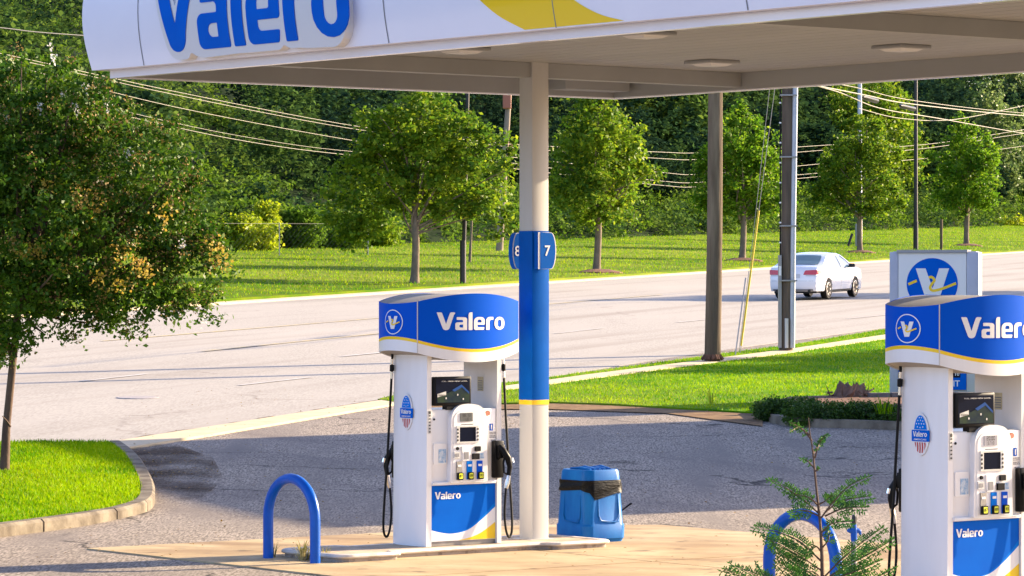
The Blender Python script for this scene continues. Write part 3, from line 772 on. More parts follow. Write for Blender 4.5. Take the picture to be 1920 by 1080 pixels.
    # media screen on top of the cabinet
    mb = MB(); mb.box(0.065, 0.50, -0.02, 0.03, 1.305, 1.575, bev=0.01); mb.box(0.22, 0.34, -0.01, 0.06, 1.265, 1.305)
    mon = mb.build('media_screen', MT['black'], root, smooth=True)
    fm = FR(-0.02); mb = MB(); mb.slab([rect(0.085, 0.48, 1.33, 1.555)], fm, None, 0.002, 0)
    mb.slab([[(0.10, 1.335), (0.475, 1.335), (0.475, 1.42), (0.40, 1.49), (0.27, 1.44), (0.10, 1.38)]], fm, None, 0.004, 1)
    mb.slab([[(0.27, 1.45), (0.38, 1.50), (0.47, 1.43), (0.47, 1.41), (0.385, 1.475), (0.30, 1.435)]], fm, None, 0.006, 2)
    mb.slab([[(0.10, 1.385), (0.20, 1.405), (0.20, 1.44), (0.10, 1.415)]], fm, None, 0.006, 3)
    for x, z in ((0.2, 1.375), (0.335, 1.405), (0.40, 1.365)): mb.slab([ell(x, z, 0.008, 0.01, 8)], fm, None, 0.007, 3)
    text(mb, 'FUEL. FRESH NEW LOOK.', fm, 0.30, 1.527, 0.010, 0.006, 3, 0.30)
    text(mb, 'Valero', fm, 0.15, 1.395, 0.022, 0.008, 4, 0.085)
    mb.build('picture', [MT['screen'], MT['screenpic'], MT['screenblue'], MT['lightgrey'], MT['ink']], mon)
    # nozzles: front and back
    for side in (0, 1):
        M = Matrix.Identity(4) if side == 0 else Matrix.Translation((0.87, 0.52, 0)) @ Matrix.Rotation(math.pi, 4, 'Z')
        def tr(pts): return [M @ Vector(p) for p in pts]
        mb = MB(); mb.box(0.755, 0.865, -0.05, 0.012, 0.615, 0.965, bev=0.012, M=M)
        mb.box(0.775, 0.85, -0.085, -0.05, 0.80, 0.93, bev=0.01, M=M)
        boot = mb.build('nozzle_boot', MT['black'], root, smooth=True)
        mb = MB()
        mb.tube(tr([(0.79, -0.07, 0.92), (0.81, -0.10, 0.88), (0.855, -0.125, 0.80), (0.87, -0.13, 0.72), (0.855, -0.13, 0.64)]), [0.020, 0.030, 0.032, 0.024, 0.020], 10)
        mb.tube(tr([(0.83, -0.11, 0.83), (0.80, -0.12, 0.76), (0.805, -0.125, 0.67), (0.855, -0.13, 0.64)]), 0.010, 8)
        noz = mb.build('nozzle', MT['black'], root, smooth=True)
        mb = MB(); mb.tube(tr([(0.855, -0.13, 0.64), (0.84, -0.13, 0.57), (0.825, -0.13, 0.52)]), [0.02, 0.024, 0.018], 8)
        mb.build('swivel', MT['chrome'], noz, smooth=True)
        MB().tube(tr([(0.892, -0.125, 0.80), (0.90, -0.13, 0.76)]), 0.018, 8).build('lever_guard', MT['chrome'], noz, smooth=True)
        mb = MB()
        hp = smoothline([(0.905, 0.02, 1.75), (0.905, 0.01, 1.6), (0.915, -0.01, 1.2), (0.935, -0.03, 0.7), (0.95, -0.05, 0.35), (0.935, -0.08, 0.13), (0.885, -0.10, 0.06), (0.84, -0.11, 0.13), (0.815, -0.12, 0.3), (0.825, -0.13, 0.52)], 7)
        mb.tube(tr(hp), 0.0115, 8)
        hose = mb.build('hose', MT['rubber'], root, smooth=True)
        MB().tube(tr([(0.905, 0.02, 1.80), (0.905, 0.02, 1.74)]), 0.012, 8).build('hose_adapter', MT['black'], hose, smooth=True)
        MB().tube(tr([(0.905, 0.015, 1.68), (0.905, 0.012, 1.62)]), 0.022, 10).build('breakaway', MT['black'], hose, smooth=True)
        MB().tube(tr([(0.905, 0.012, 1.615), (0.906, 0.01, 1.55)]), 0.014, 8).build('hose_fitting', MT['chrome'], hose, smooth=True)
        MB().tube(tr([(0.905, 0.018, 1.735), (0.905, 0.016, 1.685)]), 0.014, 8).build('hose_fitting', MT['chrome'], hose, smooth=True)
    # oval badge on the left post
    fe = lambda u, w_, t: (-0.006 - 0.028 * q2(max(-1, min(1, (0.005 - u)/0.26))) - t - 0.007, 0.265 - u + 0.0, w_)
    mb = MB(); cz = 1.245
    cu = [(0, 0.05)]
    mb.slab([ell(0, cz, 0.088, 0.168, 40)], fe, -0.004, 0.004, 0, cuts=cu)
    mb.slab([[p for p in ell(0, cz, 0.074, 0.152, 48) if p[1] > cz + 0.035]], fe, None, 0.007, 1, cuts=cu)
    mb.slab([rect(-0.098, 0.098, cz-0.055, cz+0.035, .008)], fe, 0.002, 0.010, 2, cuts=cu)
    for k in range(5):
        a0, a1 = -0.066 + k*0.027, -0.053 + k*0.027
        def inside(x, z): return (x/0.074)**2 + ((z-cz)/0.152)**2 < 1
        top = cz - 0.062; bot0 = cz - 0.152 * math.sqrt(max(0, 1-(a0/0.074)**2)); bot1 = cz - 0.152 * math.sqrt(max(0, 1-(min(a1, .073)/0.074)**2))
        if min(bot0, bot1) < top - 0.01:
            mb.slab([[(a0, top), (a0+0.004, (top+bot0)/2), (a0*0.97, max(min(bot0, top-0.004), cz-0.146)), (a1*0.97, max(min(bot1, top-0.004), cz-0.146)), (a1+0.004, (top+bot1)/2), (a1, top)][::-1]], fe, None, 0.007, 3, cuts=cu)
    for x, z in ((-0.03, 0.06), (0.0, 0.055), (0.03, 0.06), (-0.042, 0.085), (-0.014, 0.085), (0.016, 0.085), (0.042, 0.085), (-0.025, 0.11), (0.005, 0.112), (0.03, 0.108), (-0.008, 0.134), (0.014, 0.134)):
        st_ = [(x + (0.008 if i % 2 == 0 else 0.0035)*math.sin(i*math.pi/5), cz + z + (0.008 if i % 2 == 0 else 0.0035)*math.cos(i*math.pi/5)) for i in range(10)]
        mb.slab([st_], fe, None, 0.009, 0)
    wordmark(fe, -0.078, cz-0.017, 0.156, 0.042, 0.013, 0, mb)
    text(mb, 'AMERICAN', fe, 0.0, cz-0.046, 0.014, 0.013, 0, 0.14)
    mb.build('badge', [MT['white'], MT['midblue'], MT['blue'], MT['red']], root)
    # topper
    mb = MB(); N = 20
    per = []
    for i in range(N): x = X0 + (X1-X0)*i/N; q = (x-XC)/HXX; per.append((*t_front(x), ZB - 0.09*q2(q), ZT + 0.075*q2(q)))
    for i in range(N): y = YF + (YB-YF)*i/N; q = (y-YC)/HYY; p = t_left(y); per.append((2*XC - p[0], y, ZB + 0.02*q2(q), ZT - 0.02*q2(q)))
    for i in range(N): x = X1 - (X1-X0)*i/N; q = (x-XC)/HXX; p = t_front(x); per.append((x, 2*YC - p[1], ZB - 0.09*q2(q), ZT + 0.075*q2(q)))
    for i in range(N): y = YB - (YB-YF)*i/N; q = (y-YC)/HYY; per.append((*t_left(y), ZB + 0.02*q2(q), ZT - 0.02*q2(q)))
    n = len(per); rows = []
    for i, p in enumerate(per):
        # the white band keeps its height, the yellow line follows it
        wv = 0.094; yl = 0.028
        if i >= 3*N or (N <= i < 2*N): qq = ((i % N)/N)*2-1; wv = 0.094 + 0.01*q2(qq)
        rows.append([(p[0], p[1], p[2]), (p[0], p[1], p[2]+wv), (p[0], p[1], p[2]+wv+yl), (p[0], p[1], p[3])])
    vs = [c for r_ in rows for c in r_]
    for b, mi in ((0, 1), (1, 2), (2, 0)):
        o = len(mb.v) if b else 0
    mb.v = list(vs)
    for i in range(n):
        j = (i+1) % n
        for b, mi in ((0, 1), (1, 2), (2, 0)):
            mb.f.append((4*i+b, 4*j+b, 4*j+b+1, 4*i+b+1)); mb.m.append(mi)
    top = mb.build('topper', [MT['deepblue'], MT['white'], MT['yellow']], root, smooth=True)
    # covers: ruled between front and back edges
    mb = MB(); vs = []; fs = []
    fr = [per[3*N + N//2 + k] for k in range(N//2)] + [per[k] for k in range(N+1)] + [per[N + 1 + k] for k in range(N//2)]
    bk = [per[(3*N + N//2 - k)] for k in range(N//2)] + [per[3*N - k] for k in range(N+1)] + [per[2*N - 1 - k] for k in range(N//2)]
    m_ = min(len(fr), len(bk))
    for zi, dz in ((3, -0.004), (2, 0.012)):
        o = len(vs)
        for i in range(m_): vs += [(fr[i][0], fr[i][1], fr[i][zi]+dz), (bk[i][0], bk[i][1], bk[i][zi]+dz)]
        fs += [(o+2*i, o+2*i+2, o+2*i+3, o+2*i+1) for i in range(m_-1)]
    mb.add(vs, fs); mb.build('topper_cover', MT['greyroof'], top)
    ff = lambda u, w_, t: (*t_front(u, t), w_)
    wordmark(ff, 0.02, 2.01, 0.78, 0.165, 0.004, cuts=[(0, 0.06)]).build('lettering', MT['white'], top)
    fl_ = lambda u, w_, t: (*t_left(YC - u, t), w_)
    mb = MB(); emblem(fl_, 0.02, 2.085, 0.135, 0.115, 0.004, mb, 0, 1, 2, ring=0.07, cuts=[(0, 0.05)])
    mb.build('emblem', [MT['deepblue'], MT['white'], MT['yellow']], top)
    mb = MB(); mb.add([(X0-0.002, YF-0.002, ZB), (X0+0.006, YF-0.007, ZB), (X0+0.006, YF-0.007, ZT), (X0-0.002, YF-0.002, ZT)], [(0, 1, 2, 3)]); mb.build('seam', MT['lightgrey'], top)
    return root

d1 = make_dispenser()
tag(d1, 'fuel dispenser in full view beside the blue sleeved column and rubbish bin', 'fuel dispenser', 'fuel dispensers under the canopy')
d2 = copy_tree(d1); d2.location = C2 + Vector((0, 0, 0.075))
tag(d2, 'fuel dispenser cut off by the picture edge, in front of the roadside sign', 'fuel dispenser', 'fuel dispensers under the canopy')
for o in d2.children:
    if o.name.startswith('console'):
        for c in o.children:
            if c.name.startswith('price_digits'):
                mb = MB(); fc = FR(-0.049); seven_seg(mb, fc, '20.00', 0.425, 1.198, 0.032, 0.008, 0); seven_seg(mb, fc, '5.713', 0.425, 1.163, 0.025, 0.008, 0)
                t_ = mb.build('price_digits', MT['ink'], o); c.data = t_.data; bpy.data.objects.remove(t_)
            if c.name.startswith('price_display'):
                c.data = c.data.copy(); c.data.materials[0] = MT['lcdlight']

# ------------------------------------------------------------------ island
def make_island():
    root = empty('pump_island', C1.copy(), A)
    def dog(off):
        o = off
        return fillet([(-1.24-o, -0.36-o, .16), (-0.58+o, -0.36-o, .03), (-0.52+o, -0.20-o, .03), (1.20-o, -0.20-o, .03), (1.30-o, -0.34-o, .03), (1.92+o, -0.34-o, .06),
                       (1.92+o, 0.66+o, .06), (1.30-o, 0.66+o, .03), (1.20-o, 0.52+o, .03), (-0.52+o, 0.52+o, .03), (-0.58+o, 0.66+o, .03), (-1.24-o, 0.66+o, .16)], 4)
    fz = lambda u, w_, t: (u, w_, t)
    mb = MB(); mb.slab([dog(-0.05)], fz, 0.03, 0.072); mb.build('top', MT['islandtop'], root)
    mb = MB(); rings = []
    for off, z in ((-0.010, 0.040), (0.008, 0.046), (0.014, 0.058), (0.008, 0.074), (-0.01, 0.082), (-0.05, 0.080), (-0.052, 0.05)):
        rings.append([(p[0], p[1], z) for p in dog(off)])
    n = len(rings[0]); vs = [p for r_ in rings for p in r_]
    r0_ = [(p[0], p[1], z) for z in (0.0, 0.041) for p in dog(-0.012)]
    MB().add(r0_, [(j, (j+1) % n, n+(j+1) % n, n+j) for j in range(n)]).build('side', MT['islandside'], root)
    mb.add(vs, [(i*n+j, i*n+(j+1) % n, (i+1)*n+(j+1) % n, (i+1)*n+j) for i in range(len(rings)-1) for j in range(n)])
    mb.build('rim', MT['islandrim'], root, smooth=True)
    return root
i1 = make_island(); tag(i1, 'raised concrete island with pale rolled rim carrying the full-view dispenser', 'pump island', 'pump islands')
i2 = copy_tree(i1); i2.location = C2.copy(); tag(i2, 'raised concrete island carrying the dispenser cut off by the picture edge', 'pump island', 'pump islands')

# ------------------------------------------------------------------ hoop bollards
def make_bollard():
    root_loc = C1 + VX * -1.42 + VY * 0.15
    mb = MB(); r_ = 0.375; h = 0.76; pts = [(0, -r_, -0.05), (0, -r_, h - r_)]
    for k in range(1, 16):
        a = math.pi * k / 16; pts.append((0, -r_*math.cos(a), h - r_ + r_*math.sin(a)*0.95))
    pts += [(0, r_, h - r_), (0, r_, -0.05)]
    mb.tube(pts, 0.048, 16)
    o = mb.build('hoop_bollard', MT['bollard'], None, smooth=True)
    o.location = root_loc; o.rotation_euler = (0, 0, A)
    return o
b1 = make_bollard(); tag(b1, 'blue steel hoop bollard at the end of the full-view island', 'bollard', 'blue hoop bollards')
b1.location.z = 0.008
b2 = b1.copy(); COL.objects.link(b2); b2.location = b1.location + D12; tag(b2, 'blue steel hoop bollard half hidden behind the cypress sapling', 'bollard', 'blue hoop bollards')

# ------------------------------------------------------------------ canopy column
KC = Vector((0.193, 33.86, 0))
def make_column():
    root = empty('canopy_column', KC + Vector((0, 0, 0.06)), A)
    s_ = 0.2
    def section(z0, z1, e, name, m_):
        mb = MB()
        # a rolled channel: corner strips and slightly sunken faces
        a, b = -e, s_+e; g = 0.006
        loop = fillet([(a, a, .005), (b, a, .005), (b, b, .005), (a, b, .005)], 2)
        k = len(loop); mb.add([(p[0], p[1], z0) for p in loop] + [(p[0], p[1], z1) for p in loop], [(i, (i+1) % k, k+(i+1) % k, k+i) for i in range(k)] + [tuple(range(k))[::-1], tuple(range(k, 2*k))])
        return mb.build(name, m_, root, smooth=True)
    section(0.0, 1.30, 0.0, 'shaft', MT['post'])
    section(2.96, 4.60, 0.0, 'shaft', MT['post'])
    sl_ = section(1.345, 2.96, 0.004, 'blue_sleeve', MT['sleeve'])
    section(1.30, 1.345, 0.004, 'yellow_band', MT['yellow'])
    MB().box(-0.05, 0.25, -0.05, 0.25, 0.0, 0.018).build('base_plate', MT['post'], root)
    # number flags
    for num, xa, xb, y0, arc, cx in (('7', 0.005, 0.225, -0.085, 1, 0.095), ('8', -0.045, 0.19, 0.25, -1, 0.015)):
        pts = []
        n = 12; zc = 2.77; hh = 0.175
        if arc > 0:
            outer_ = [(xb - 0.06 + 0.06*math.cos(R(-90) + math.pi*i/n), zc + hh*math.sin(R(-90) + math.pi*i/n)) for i in range(n+1)]
            pts = [(xa, zc-hh)] + outer_ + [(xa, zc+hh)]
            inn = [(xa+0.022, zc-hh)] + [(xb - 0.072 + 0.06*math.cos(R(-90) + math.pi*i/n), zc + (hh-0.0)*math.sin(R(-90) + math.pi*i/n)) for i in range(1, n)] + [(xa+0.022, zc+hh)]
        else:
            outer_ = [(xa + 0.06 - 0.06*math.cos(R(90) - math.pi*i/n), zc + hh*math.sin(R(90) - math.pi*i/n)) for i in range(n+1)]
            pts = [(xb, zc+hh)] + outer_ + [(xb, zc-hh)]
            inn = [(xb-0.022, zc+hh)] + [(xa + 0.072 - 0.06*math.cos(R(90) - math.pi*i/n), zc + hh*math.sin(R(90) - math.pi*i/n)) for i in range(1, n)] + [(xb-0.022, zc-hh)]
        f = FR(y0)
        mb = MB(); mb.slab([pts], f, -0.06, 0.0, 1, sidemi=0); mb.slab([inn], f, None, 0.003, 0)
        fl_ = mb.build('number_flag', [MT['sleeve'], MT['white']], root)
        mb = MB(); text(mb, num, f, cx + (0.02 if arc > 0 else 0), zc - 0.05, 0.10, 0.006); mb.build('number', MT['white'], fl_)
    return root
k1 = make_column(); tag(k1, 'square canopy column with blue sleeve, yellow band and flags 7 and 8', 'canopy column')
k2 = copy_tree(k1); k2.location = k1.location + D12
for c_ in [c for c in k2.children if c.name.startswith('number_flag')]:
    for d__ in list(c_.children): bpy.data.objects.remove(d__)
    bpy.data.objects.remove(c_)
tag(k2, 'second canopy column beside the dispenser at the picture edge', 'canopy column')

# ------------------------------------------------------------------ canopy
cr = empty('station_canopy', L0 + Vector((0, 0, 4.45)), A, label='white fuel station canopy with curved fascia over both dispensers', cat='canopy')
CW, CLN = 6.14, 20.0
def ring(o, z): return [(-o, o, z), (-o, -CLN-o, z), (CW+o, -CLN-o, z), (CW+o, o, z)]
def oz(h):     # fascia bulge
    u = (h - 0.075) / 0.975
    return 0.135 + 0.075 * math.sin(math.pi * min(1, max(0, u)) * 0.9 + 0.1)
def sweep(name, prof, m_, smooth=True):
    mb = MB(); vs = []
    for o, z in prof: vs += ring(o, z)
    n = 4
    mb.add(vs, [(i*n+j, i*n+(j+1) % n, (i+1)*n+(j+1) % n, (i+1)*n+j) for i in range(len(prof)-1) for j in range(n)])
    return mb.build(name, m_, cr, smooth=smooth)
hs = [0.075 + 0.975*i/14 for i in range(15)]
fas = sweep('fascia', [(0.0, 0.0755), (0.13, 0.0755)] + [(oz(h), h) for h in hs] + [(-0.1, 1.05)], MT['fascia'])
sweep('gutter', [(-0.06, 0.19), (-0.06, 0.0), (0.02, 0.0), (0.02, 0.0745)], MT['fascia'], False)
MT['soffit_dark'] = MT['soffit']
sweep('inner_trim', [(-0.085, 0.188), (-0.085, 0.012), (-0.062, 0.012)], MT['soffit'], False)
mb = MB(); nn_ = 24
for i in range(nn_):        # ceiling pans, one shallow step between each
    x0 = 0.088 + (CW-0.176)*i/nn_; x1 = 0.088 + (CW-0.176)*(i+1)/nn_
    mb.box(x0+0.004, x1-0.004, -CLN+0.09, -0.09, 0.178, 0.2); mb.box(x0-0.002, x0+0.006, -CLN+0.09, -0.09, 0.184, 0.2)
mb.box(0.09, CW-0.09, -CLN+0.1, -0.1, 0.2005, 0.95)
mb.build('ceiling', MT['soffit'], cr)
for k in range(3):           # cross beams on the columns
    yy = -3.22 - 6.54*k
    p = KC + D12 * k - L0; ly = p.dot(VY) + 0.1
    MB().box(0.09, CW-0.09, ly-0.075, ly+0.075, 0.035, 0.176).build('cross_beam', MT['soffit'], cr)
# outward drip box on the far corner
MB().box(CW-1.0, CW-0.15, -0.42, -0.14, 0.06, 0.176).build('junction_box', MT['soffit'], cr)
# fascia mapping: s runs from the corner toward the picture's right, h up
ffa = lambda u, w_, t: (-oz(w_) - t, -u, w_)
ffs = lambda u, w_, t: (-oz(w_) - t, -u - 0.34, w_)
cutf = [(1, 0.07)]
mb = MB()
for s_ in (0.78, 4.62, 6.86, 9.12, 11.4):
    mb.slab([rect(s_-0.006, s_+0.006, 0.078, 1.045)], ffa, None, 0.004, 0, cuts=cutf)
mb.build('panel_seam', MT['inkgrey'], fas)
mb = MB()
yl = smoothline([(4.75, 1.04), (5.1, .70), (5.50, .42), (5.80, .22), (6.12, .085)], 5)
yr = smoothline([(7.36, .085), (7.05, .16), (6.72, .32), (6.45, .55), (6.15, 1.04)], 5)
mb.slab([yl + yr], ffs, None, 0.003, 0, cuts=cutf)
mb.slab([smoothline([(6.75, 1.04), (6.95, .62), (7.2, .38), (7.42, .285), (7.62, .28), (7.9, .36), (8.3, .60), (8.7, 1.04)], 5)], ffs, None, 0.003, 1, cuts=cutf)
mb.build('swoosh', [MT['yellow'], MT['blue']], fas)
# raised name
SX0, SW, SZ, SH = 1.18, 3.06, 0.160, 0.72
bk = [(-.07,1.07,.06),(.27,1.07,.1),(.43,.55,.05),(.58,1.07,.1),(.93,1.07,.12),(.93,.80,.03),(1.55,.80,.06),(1.55,1.07,.06),(1.80,1.07,.05),(1.80,.80,.03),(3.62,.80,.35),(3.66,.35,.3),(3.55,-.12,.35),(2.9,-.10,.05),(2.72,-.085,.02),
      (2.55,-.085,.05),(2.45,-.03,.03),(2.38,-.09,.05),(1.95,-.09,.1),(1.85,-.09,.06),(1.60,-.085,.06),(1.0,-.10,.12),(.83,-.10,.1),(.66,-.02,.03),(.60,-.10,.10),(.34,-.10,.12),(.22,.0,.1)]
gap = 0.075; tot = sum(GL[c][0] for c in 'Valero') + gap*4 - 0.03
scx = SW / tot
bk2 = fillet([(SX0 + p[0]*scx, SZ + p[1]*SH, p[2]*scx) for p in bk], 5)
mb = MB(); mb.slab([bk2], ffa, 0.0, 0.085, 0, cuts=[(1, 0.07)])
sb = mb.build('name_backing', MT['greywhite'], fas)
wordmark(ffa, SX0, SZ, SW, SH, 0.092, cuts=[(1, 0.07)], t0=0.08).build('lettering', MT['blue'], sb)
# lamps in the ceiling
def make_lamp():
    root = empty('canopy_light', (0, 0, 0), A)
    mb = MB(); mb.box(-0.19, 0.19, -0.19, 0.19, -0.035, -0.002, bev=0.008); mb.build('housing', MT['soffit'], root, smooth=True)
    mb = MB(); mb.add([(-.14,-.14,-.034),(.14,-.14,-.034),(.14,.14,-.034),(-.14,.14,-.034),(-.10,-.10,-.055),(.10,-.10,-.055),(.10,.10,-.055),(-.10,.10,-.055)], [(0,1,5,4),(1,2,6,5),(2,3,7,6),(3,0,4,7),(7,6,5,4)])
    mb.build('lens', MT['lightgrey'], root)
    return root
lp = make_lamp()
for k, (px, py, lb) in enumerate(((560, 121, 'between the wordmark and the farthest canopy edge'), (866, 95, 'just left of the column top'), (1210, 66, 'closest to the yellow swoosh'), (1335, 119, 'below the swoosh toward the far trim'), (1690, 91, 'in the far corner bay above the white car'))):
    o = lp if k == 0 else copy_tree(lp)
    Yd = F * 2.1 / (HY - py); P = at(px, py, Yd); o.location = (P.x, P.y, 4.45 + 0.178)
    tag(o, 'flat square ceiling light ' + lb, 'ceiling light', 'ceiling lights of the canopy')

# ------------------------------------------------------------------ rubbish bin
def make_bin():
    c = Vector(((1107-960)/F*34.65, 34.65, 0.008))
    root = empty('rubbish_bin', c, A, label='blue plastic rubbish bin with black bag folded over its rim, beside the column', cat='rubbish bin')
    def ringc(h, ch, z): h = h*1.09; return fillet([(-h+ch, -h, .03), (h-ch, -h, .03), (h, -h+ch, .03), (h, h-ch, .03), (h-ch, h, .03), (-h+ch, h, .03), (-h, h-ch, .03), (-h, -h+ch, .03)], 3), z
    def loft(rs, m_, name, par, close=True, smooth=True):
        mb = MB(); n = len(rs[0][0]); vs = [(p[0], p[1], z) for r_, z in rs for p in r_]
        mb.add(vs, [(i*n+j, i*n+(j+1) % n, (i+1)*n+(j+1) % n, (i+1)*n+j) for i in range(len(rs)-1) for j in range(n)] + ([tuple(range(n))[::-1]] if close else []))
        return mb.build(name, m_, par, smooth=smooth)
    body = loft([ringc(.225, .06, 0), ringc(.235, .06, .03), ringc(.24, .06, .035), ringc(.242, .06, .16), ringc(.232, .06, .175), ringc(.220, .07, .52), ringc(.220, .07, .56), ringc(.212, .07, .68), ringc(.203, .07, .70), ringc(.17, .07, .70), ringc(.16, .06, .55), ringc(.05, .01, .54), ringc(.01, .002, .54)], MT['binblue'], 'body', root)
    # raised U outlines on two faces
    for side, rz in enumerate((0, -90)):
        M = Matrix.Rotation(R(rz), 4, 'Z')
        mb = MB(); pts = [M @ Vector((p[0]*1.09, p[1]*1.09, p[2])) for p in ((-.09, -.2165, .50), (-.095, -.234, .26), (-.07, -.238, .21), (.06, -.240, .195), (.13, -.240, .195))]
        mb.tube(pts, 0.006, 6)
        pts = [M @ Vector((p[0]*1.09, p[1]*1.09, p[2])) for p in ((.13, -.222, .46), (.14, -.236, .24), (.11, -.240, .2))]
        mb.tube(pts, 0.005, 6); mb.build('moulded_rib', MT['binblue'], body, smooth=True)
    mb = MB(); n = 64; vs = []
    base, _ = ringc(.222, .07, 0); nb = len(base)
    import itertools
    rows = 6
    for r_ in range(rows):
        for i in range(nb):
            p = base[i]; a = math.atan2(p[1], p[0])
            drop = 0.10 + 0.02*math.sin(a*5) + (0.09 * max(0, 1-abs((a - R(-118))/0.22)))
            if -math.pi/2 < a < 0: drop += 0.03*math.sin((a+math.pi/2)*2) - 0.02
            z = 0.60 - drop * r_/(rows-1); s_ = (0.222 + (0.60-z)*0.05 + 0.006*math.sin(a*13 + r_*1.5) + (0.004 if r_ > 3 else 0.004)) / 0.222
            vs.append((p[0]*s_, p[1]*s_, z))
    mb.add(vs, [(i*nb+j, i*nb+(j+1) % nb, (i+1)*nb+(j+1) % nb, (i+1)*nb+j) for i in range(rows-1) for j in range(nb)])
    mb.build('bin_bag', MT['film'], root, smooth=True)
    mb = MB(); 
    for k in range(5):
        x = -0.12 + k*0.06; mb.tube([(x, -0.15, 0.70), (x*1.1, 0, 0.715+0.008*math.sin(k*2)), (x, 0.15, 0.70)], 0.016, 6)
    mb.build('liner', MT['binblue'], root, smooth=True)
    return root
make_bin()
mb = MB(); p = at(1174, 950, 35.3); mb.tube([p + Vector((-0.10, 0.1, -0.09)), p + Vector((0.0, 0, -0.005)), p + Vector((0.055, 0, 0.035))], [0.008, 0.009, 0.011], 8)
mb.tube([p + Vector((-0.10, 0.1, -0.09)), p + Vector((-0.12, 0.12, -0.33))], 0.05, 8)
mb.build('squeegee', MT['black'], smooth=True, label='black squeegee handle poking out behind the blue rubbish bin', cat='squeegee')

# ------------------------------------------------------------------ yard hydrant behind the sapling
hy = at(1601, 1000, 26.6); root = empty('yard_hydrant', (hy.x, hy.y, 0.0), R(20), label='grey standpipe with blue hydrant head beside the hoop bollard', cat='hydrant')
zt = H - (990-HY)/F*26.6
MB().tube([(0, 0, 0), (0, 0, zt - 0.08)], 0.022, 10).build('standpipe', MT['grey'], root, smooth=True)
mb = MB(); mb.tube([(0, 0, zt-0.10), (0, 0, zt-0.03), (0, 0, zt+0.03)], [0.022, 0.026, 0.02], 12); mb.tube([(-0.05, 0, zt-0.015), (-0.03, 0, zt-0.02), (0.03, 0, zt-0.02), (0.055, 0, zt-0.03)], [0.014, 0.02, 0.02, 0.013], 10); mb.tube([(0.05, 0, zt-0.03), (0.053, 0, zt-0.05)], 0.011, 8)
mb.build('hydrant_head', MT['bollard'], root, smooth=True)
mb = MB(); mb.tube([(0, 0, zt+0.03), (0.005, 0, zt+0.08), (0.0, 0, zt+0.10)], [0.018, 0.022, 0.015], 8); mb.build('lever', MT['blackpost'], root, smooth=True)

# ------------------------------------------------------------------ utility poles near
def pole(name, px, py, rad0, rad1, hgt, lean, material, label, lift=0.1, cat='utility pole'):
    g = G(px, py, lift); root = empty(name, g, 0, label=label, cat=cat)
    mb = MB(); pts = [(lean*z/10 + 0.012*math.sin(z*0.7), 0, z) for z in np.linspace(-0.2, hgt, 14)]
    mb.tube(pts, [rad0 + (rad1-rad0)*i/13 for i in range(14)], 14)
    mb.build('shaft', material, root, smooth=True)
    return root, g
p1, g1 = pole('utility_pole', 1336, 672, 0.165, 0.125, 10.5, 0.12, MT['wood'], 'brown wooden utility pole with nothing fixed to it, near the footpath')
mb = MB()
for k in range(16):
    a = 2*math.pi*k/16
    mb.tube([(0.12*math.cos(a), 0.12*math.sin(a), 0.07), (0.20*math.cos(a)*random.uniform(.8, 1.2), 0.20*math.sin(a)*random.uniform(.8, 1.2), -0.02)], [0.05, 0.03], 5)
mb.build('earth_mound', MT['mulch'], p1)
p2, g2 = pole('utility_pole', 1474, 652, 0.15, 0.12, 10.5, 0.1, MT['darkwood'], 'dark utility pole with a pale conduit pipe strapped to its side')
s2 = S(g2)
mb = MB(); mb.tube([(0.12, -0.12, 0), (0.14, -0.12, 2.5), (0.20, -0.10, 6.5), (0.22, -0.1, 9)], 0.056, 12); cnd = mb.build('conduit', MT['galv'], p2, smooth=True)
mb = MB()
for z in (1.4, 2.55, 4.0, 5.3): mb.box(-0.14, 0.22, -0.20, 0.1, z, z+0.03)
mb.build('strap', MT['grey'], p2)
mb = MB(); mb.box(-0.175, -0.105, -0.14, -0.05, 0, 1.95); mb.build('cable_guard', MT['grey'], p2)
mb = MB(); mb.box(-0.165, -0.115, -0.145, -0.1405, 1.52, 1.72, 0); mb.build('tag_plate', MT['white'], p2)
mb = MB(); mb.tube([(-0.005, -0.19, 0), (-0.005, -0.19, 0.62)], 0.04, 10); mb.build('cable_riser', MT['lightgrey'], p2, smooth=True)
mb = MB(); mb.tube([(-0.13, -0.09, 1.95), (-0.13, -0.08, 8.5)], 0.018, 6); mb.build('ground_cable', MT['rubber'], p2)
mb = MB()
for z in np.arange(2.2, 6.5, 0.42): mb.box(-0.155, -0.11, -0.115, -0.09, z, z+0.03)
mb.build('cable_clip', MT['white'], p2)
# guy wire with yellow guard
ga = G(1388, 661, 0.1); gt = Vector((g2.x - 0.05, g2.y, g2.z + 6.9))
root = empty('guy_wire', ga, 0, label='guy wire with yellow guard anchored between the two near poles', cat='guy wire')
d_ = gt - ga
MB().tube([(0, 0, 0), tuple(d_)], 0.008, 6).build('cable', MT['wire'], root)
MB().tube([tuple(d_*0.02), tuple(d_*0.42)], 0.021, 8).build('guard', MT['guard'], root, smooth=True)
MB().tube([(-0.03, 0, 0), tuple(Vector((-0.03, 0, 0)) + (d_ - Vector((0.05, 0, 0)))*0.32), tuple(d_ + Vector((-0.12, 0, 0.15)))], 0.007, 6).build('cable', MT['wire'], root)
MB().tube([tuple(d_*0.22 + Vector((-0.09, 0, 0))), (-0.10, 0, -0.05)], 0.016, 6).build('anchor_rod', MT['grey'], root)

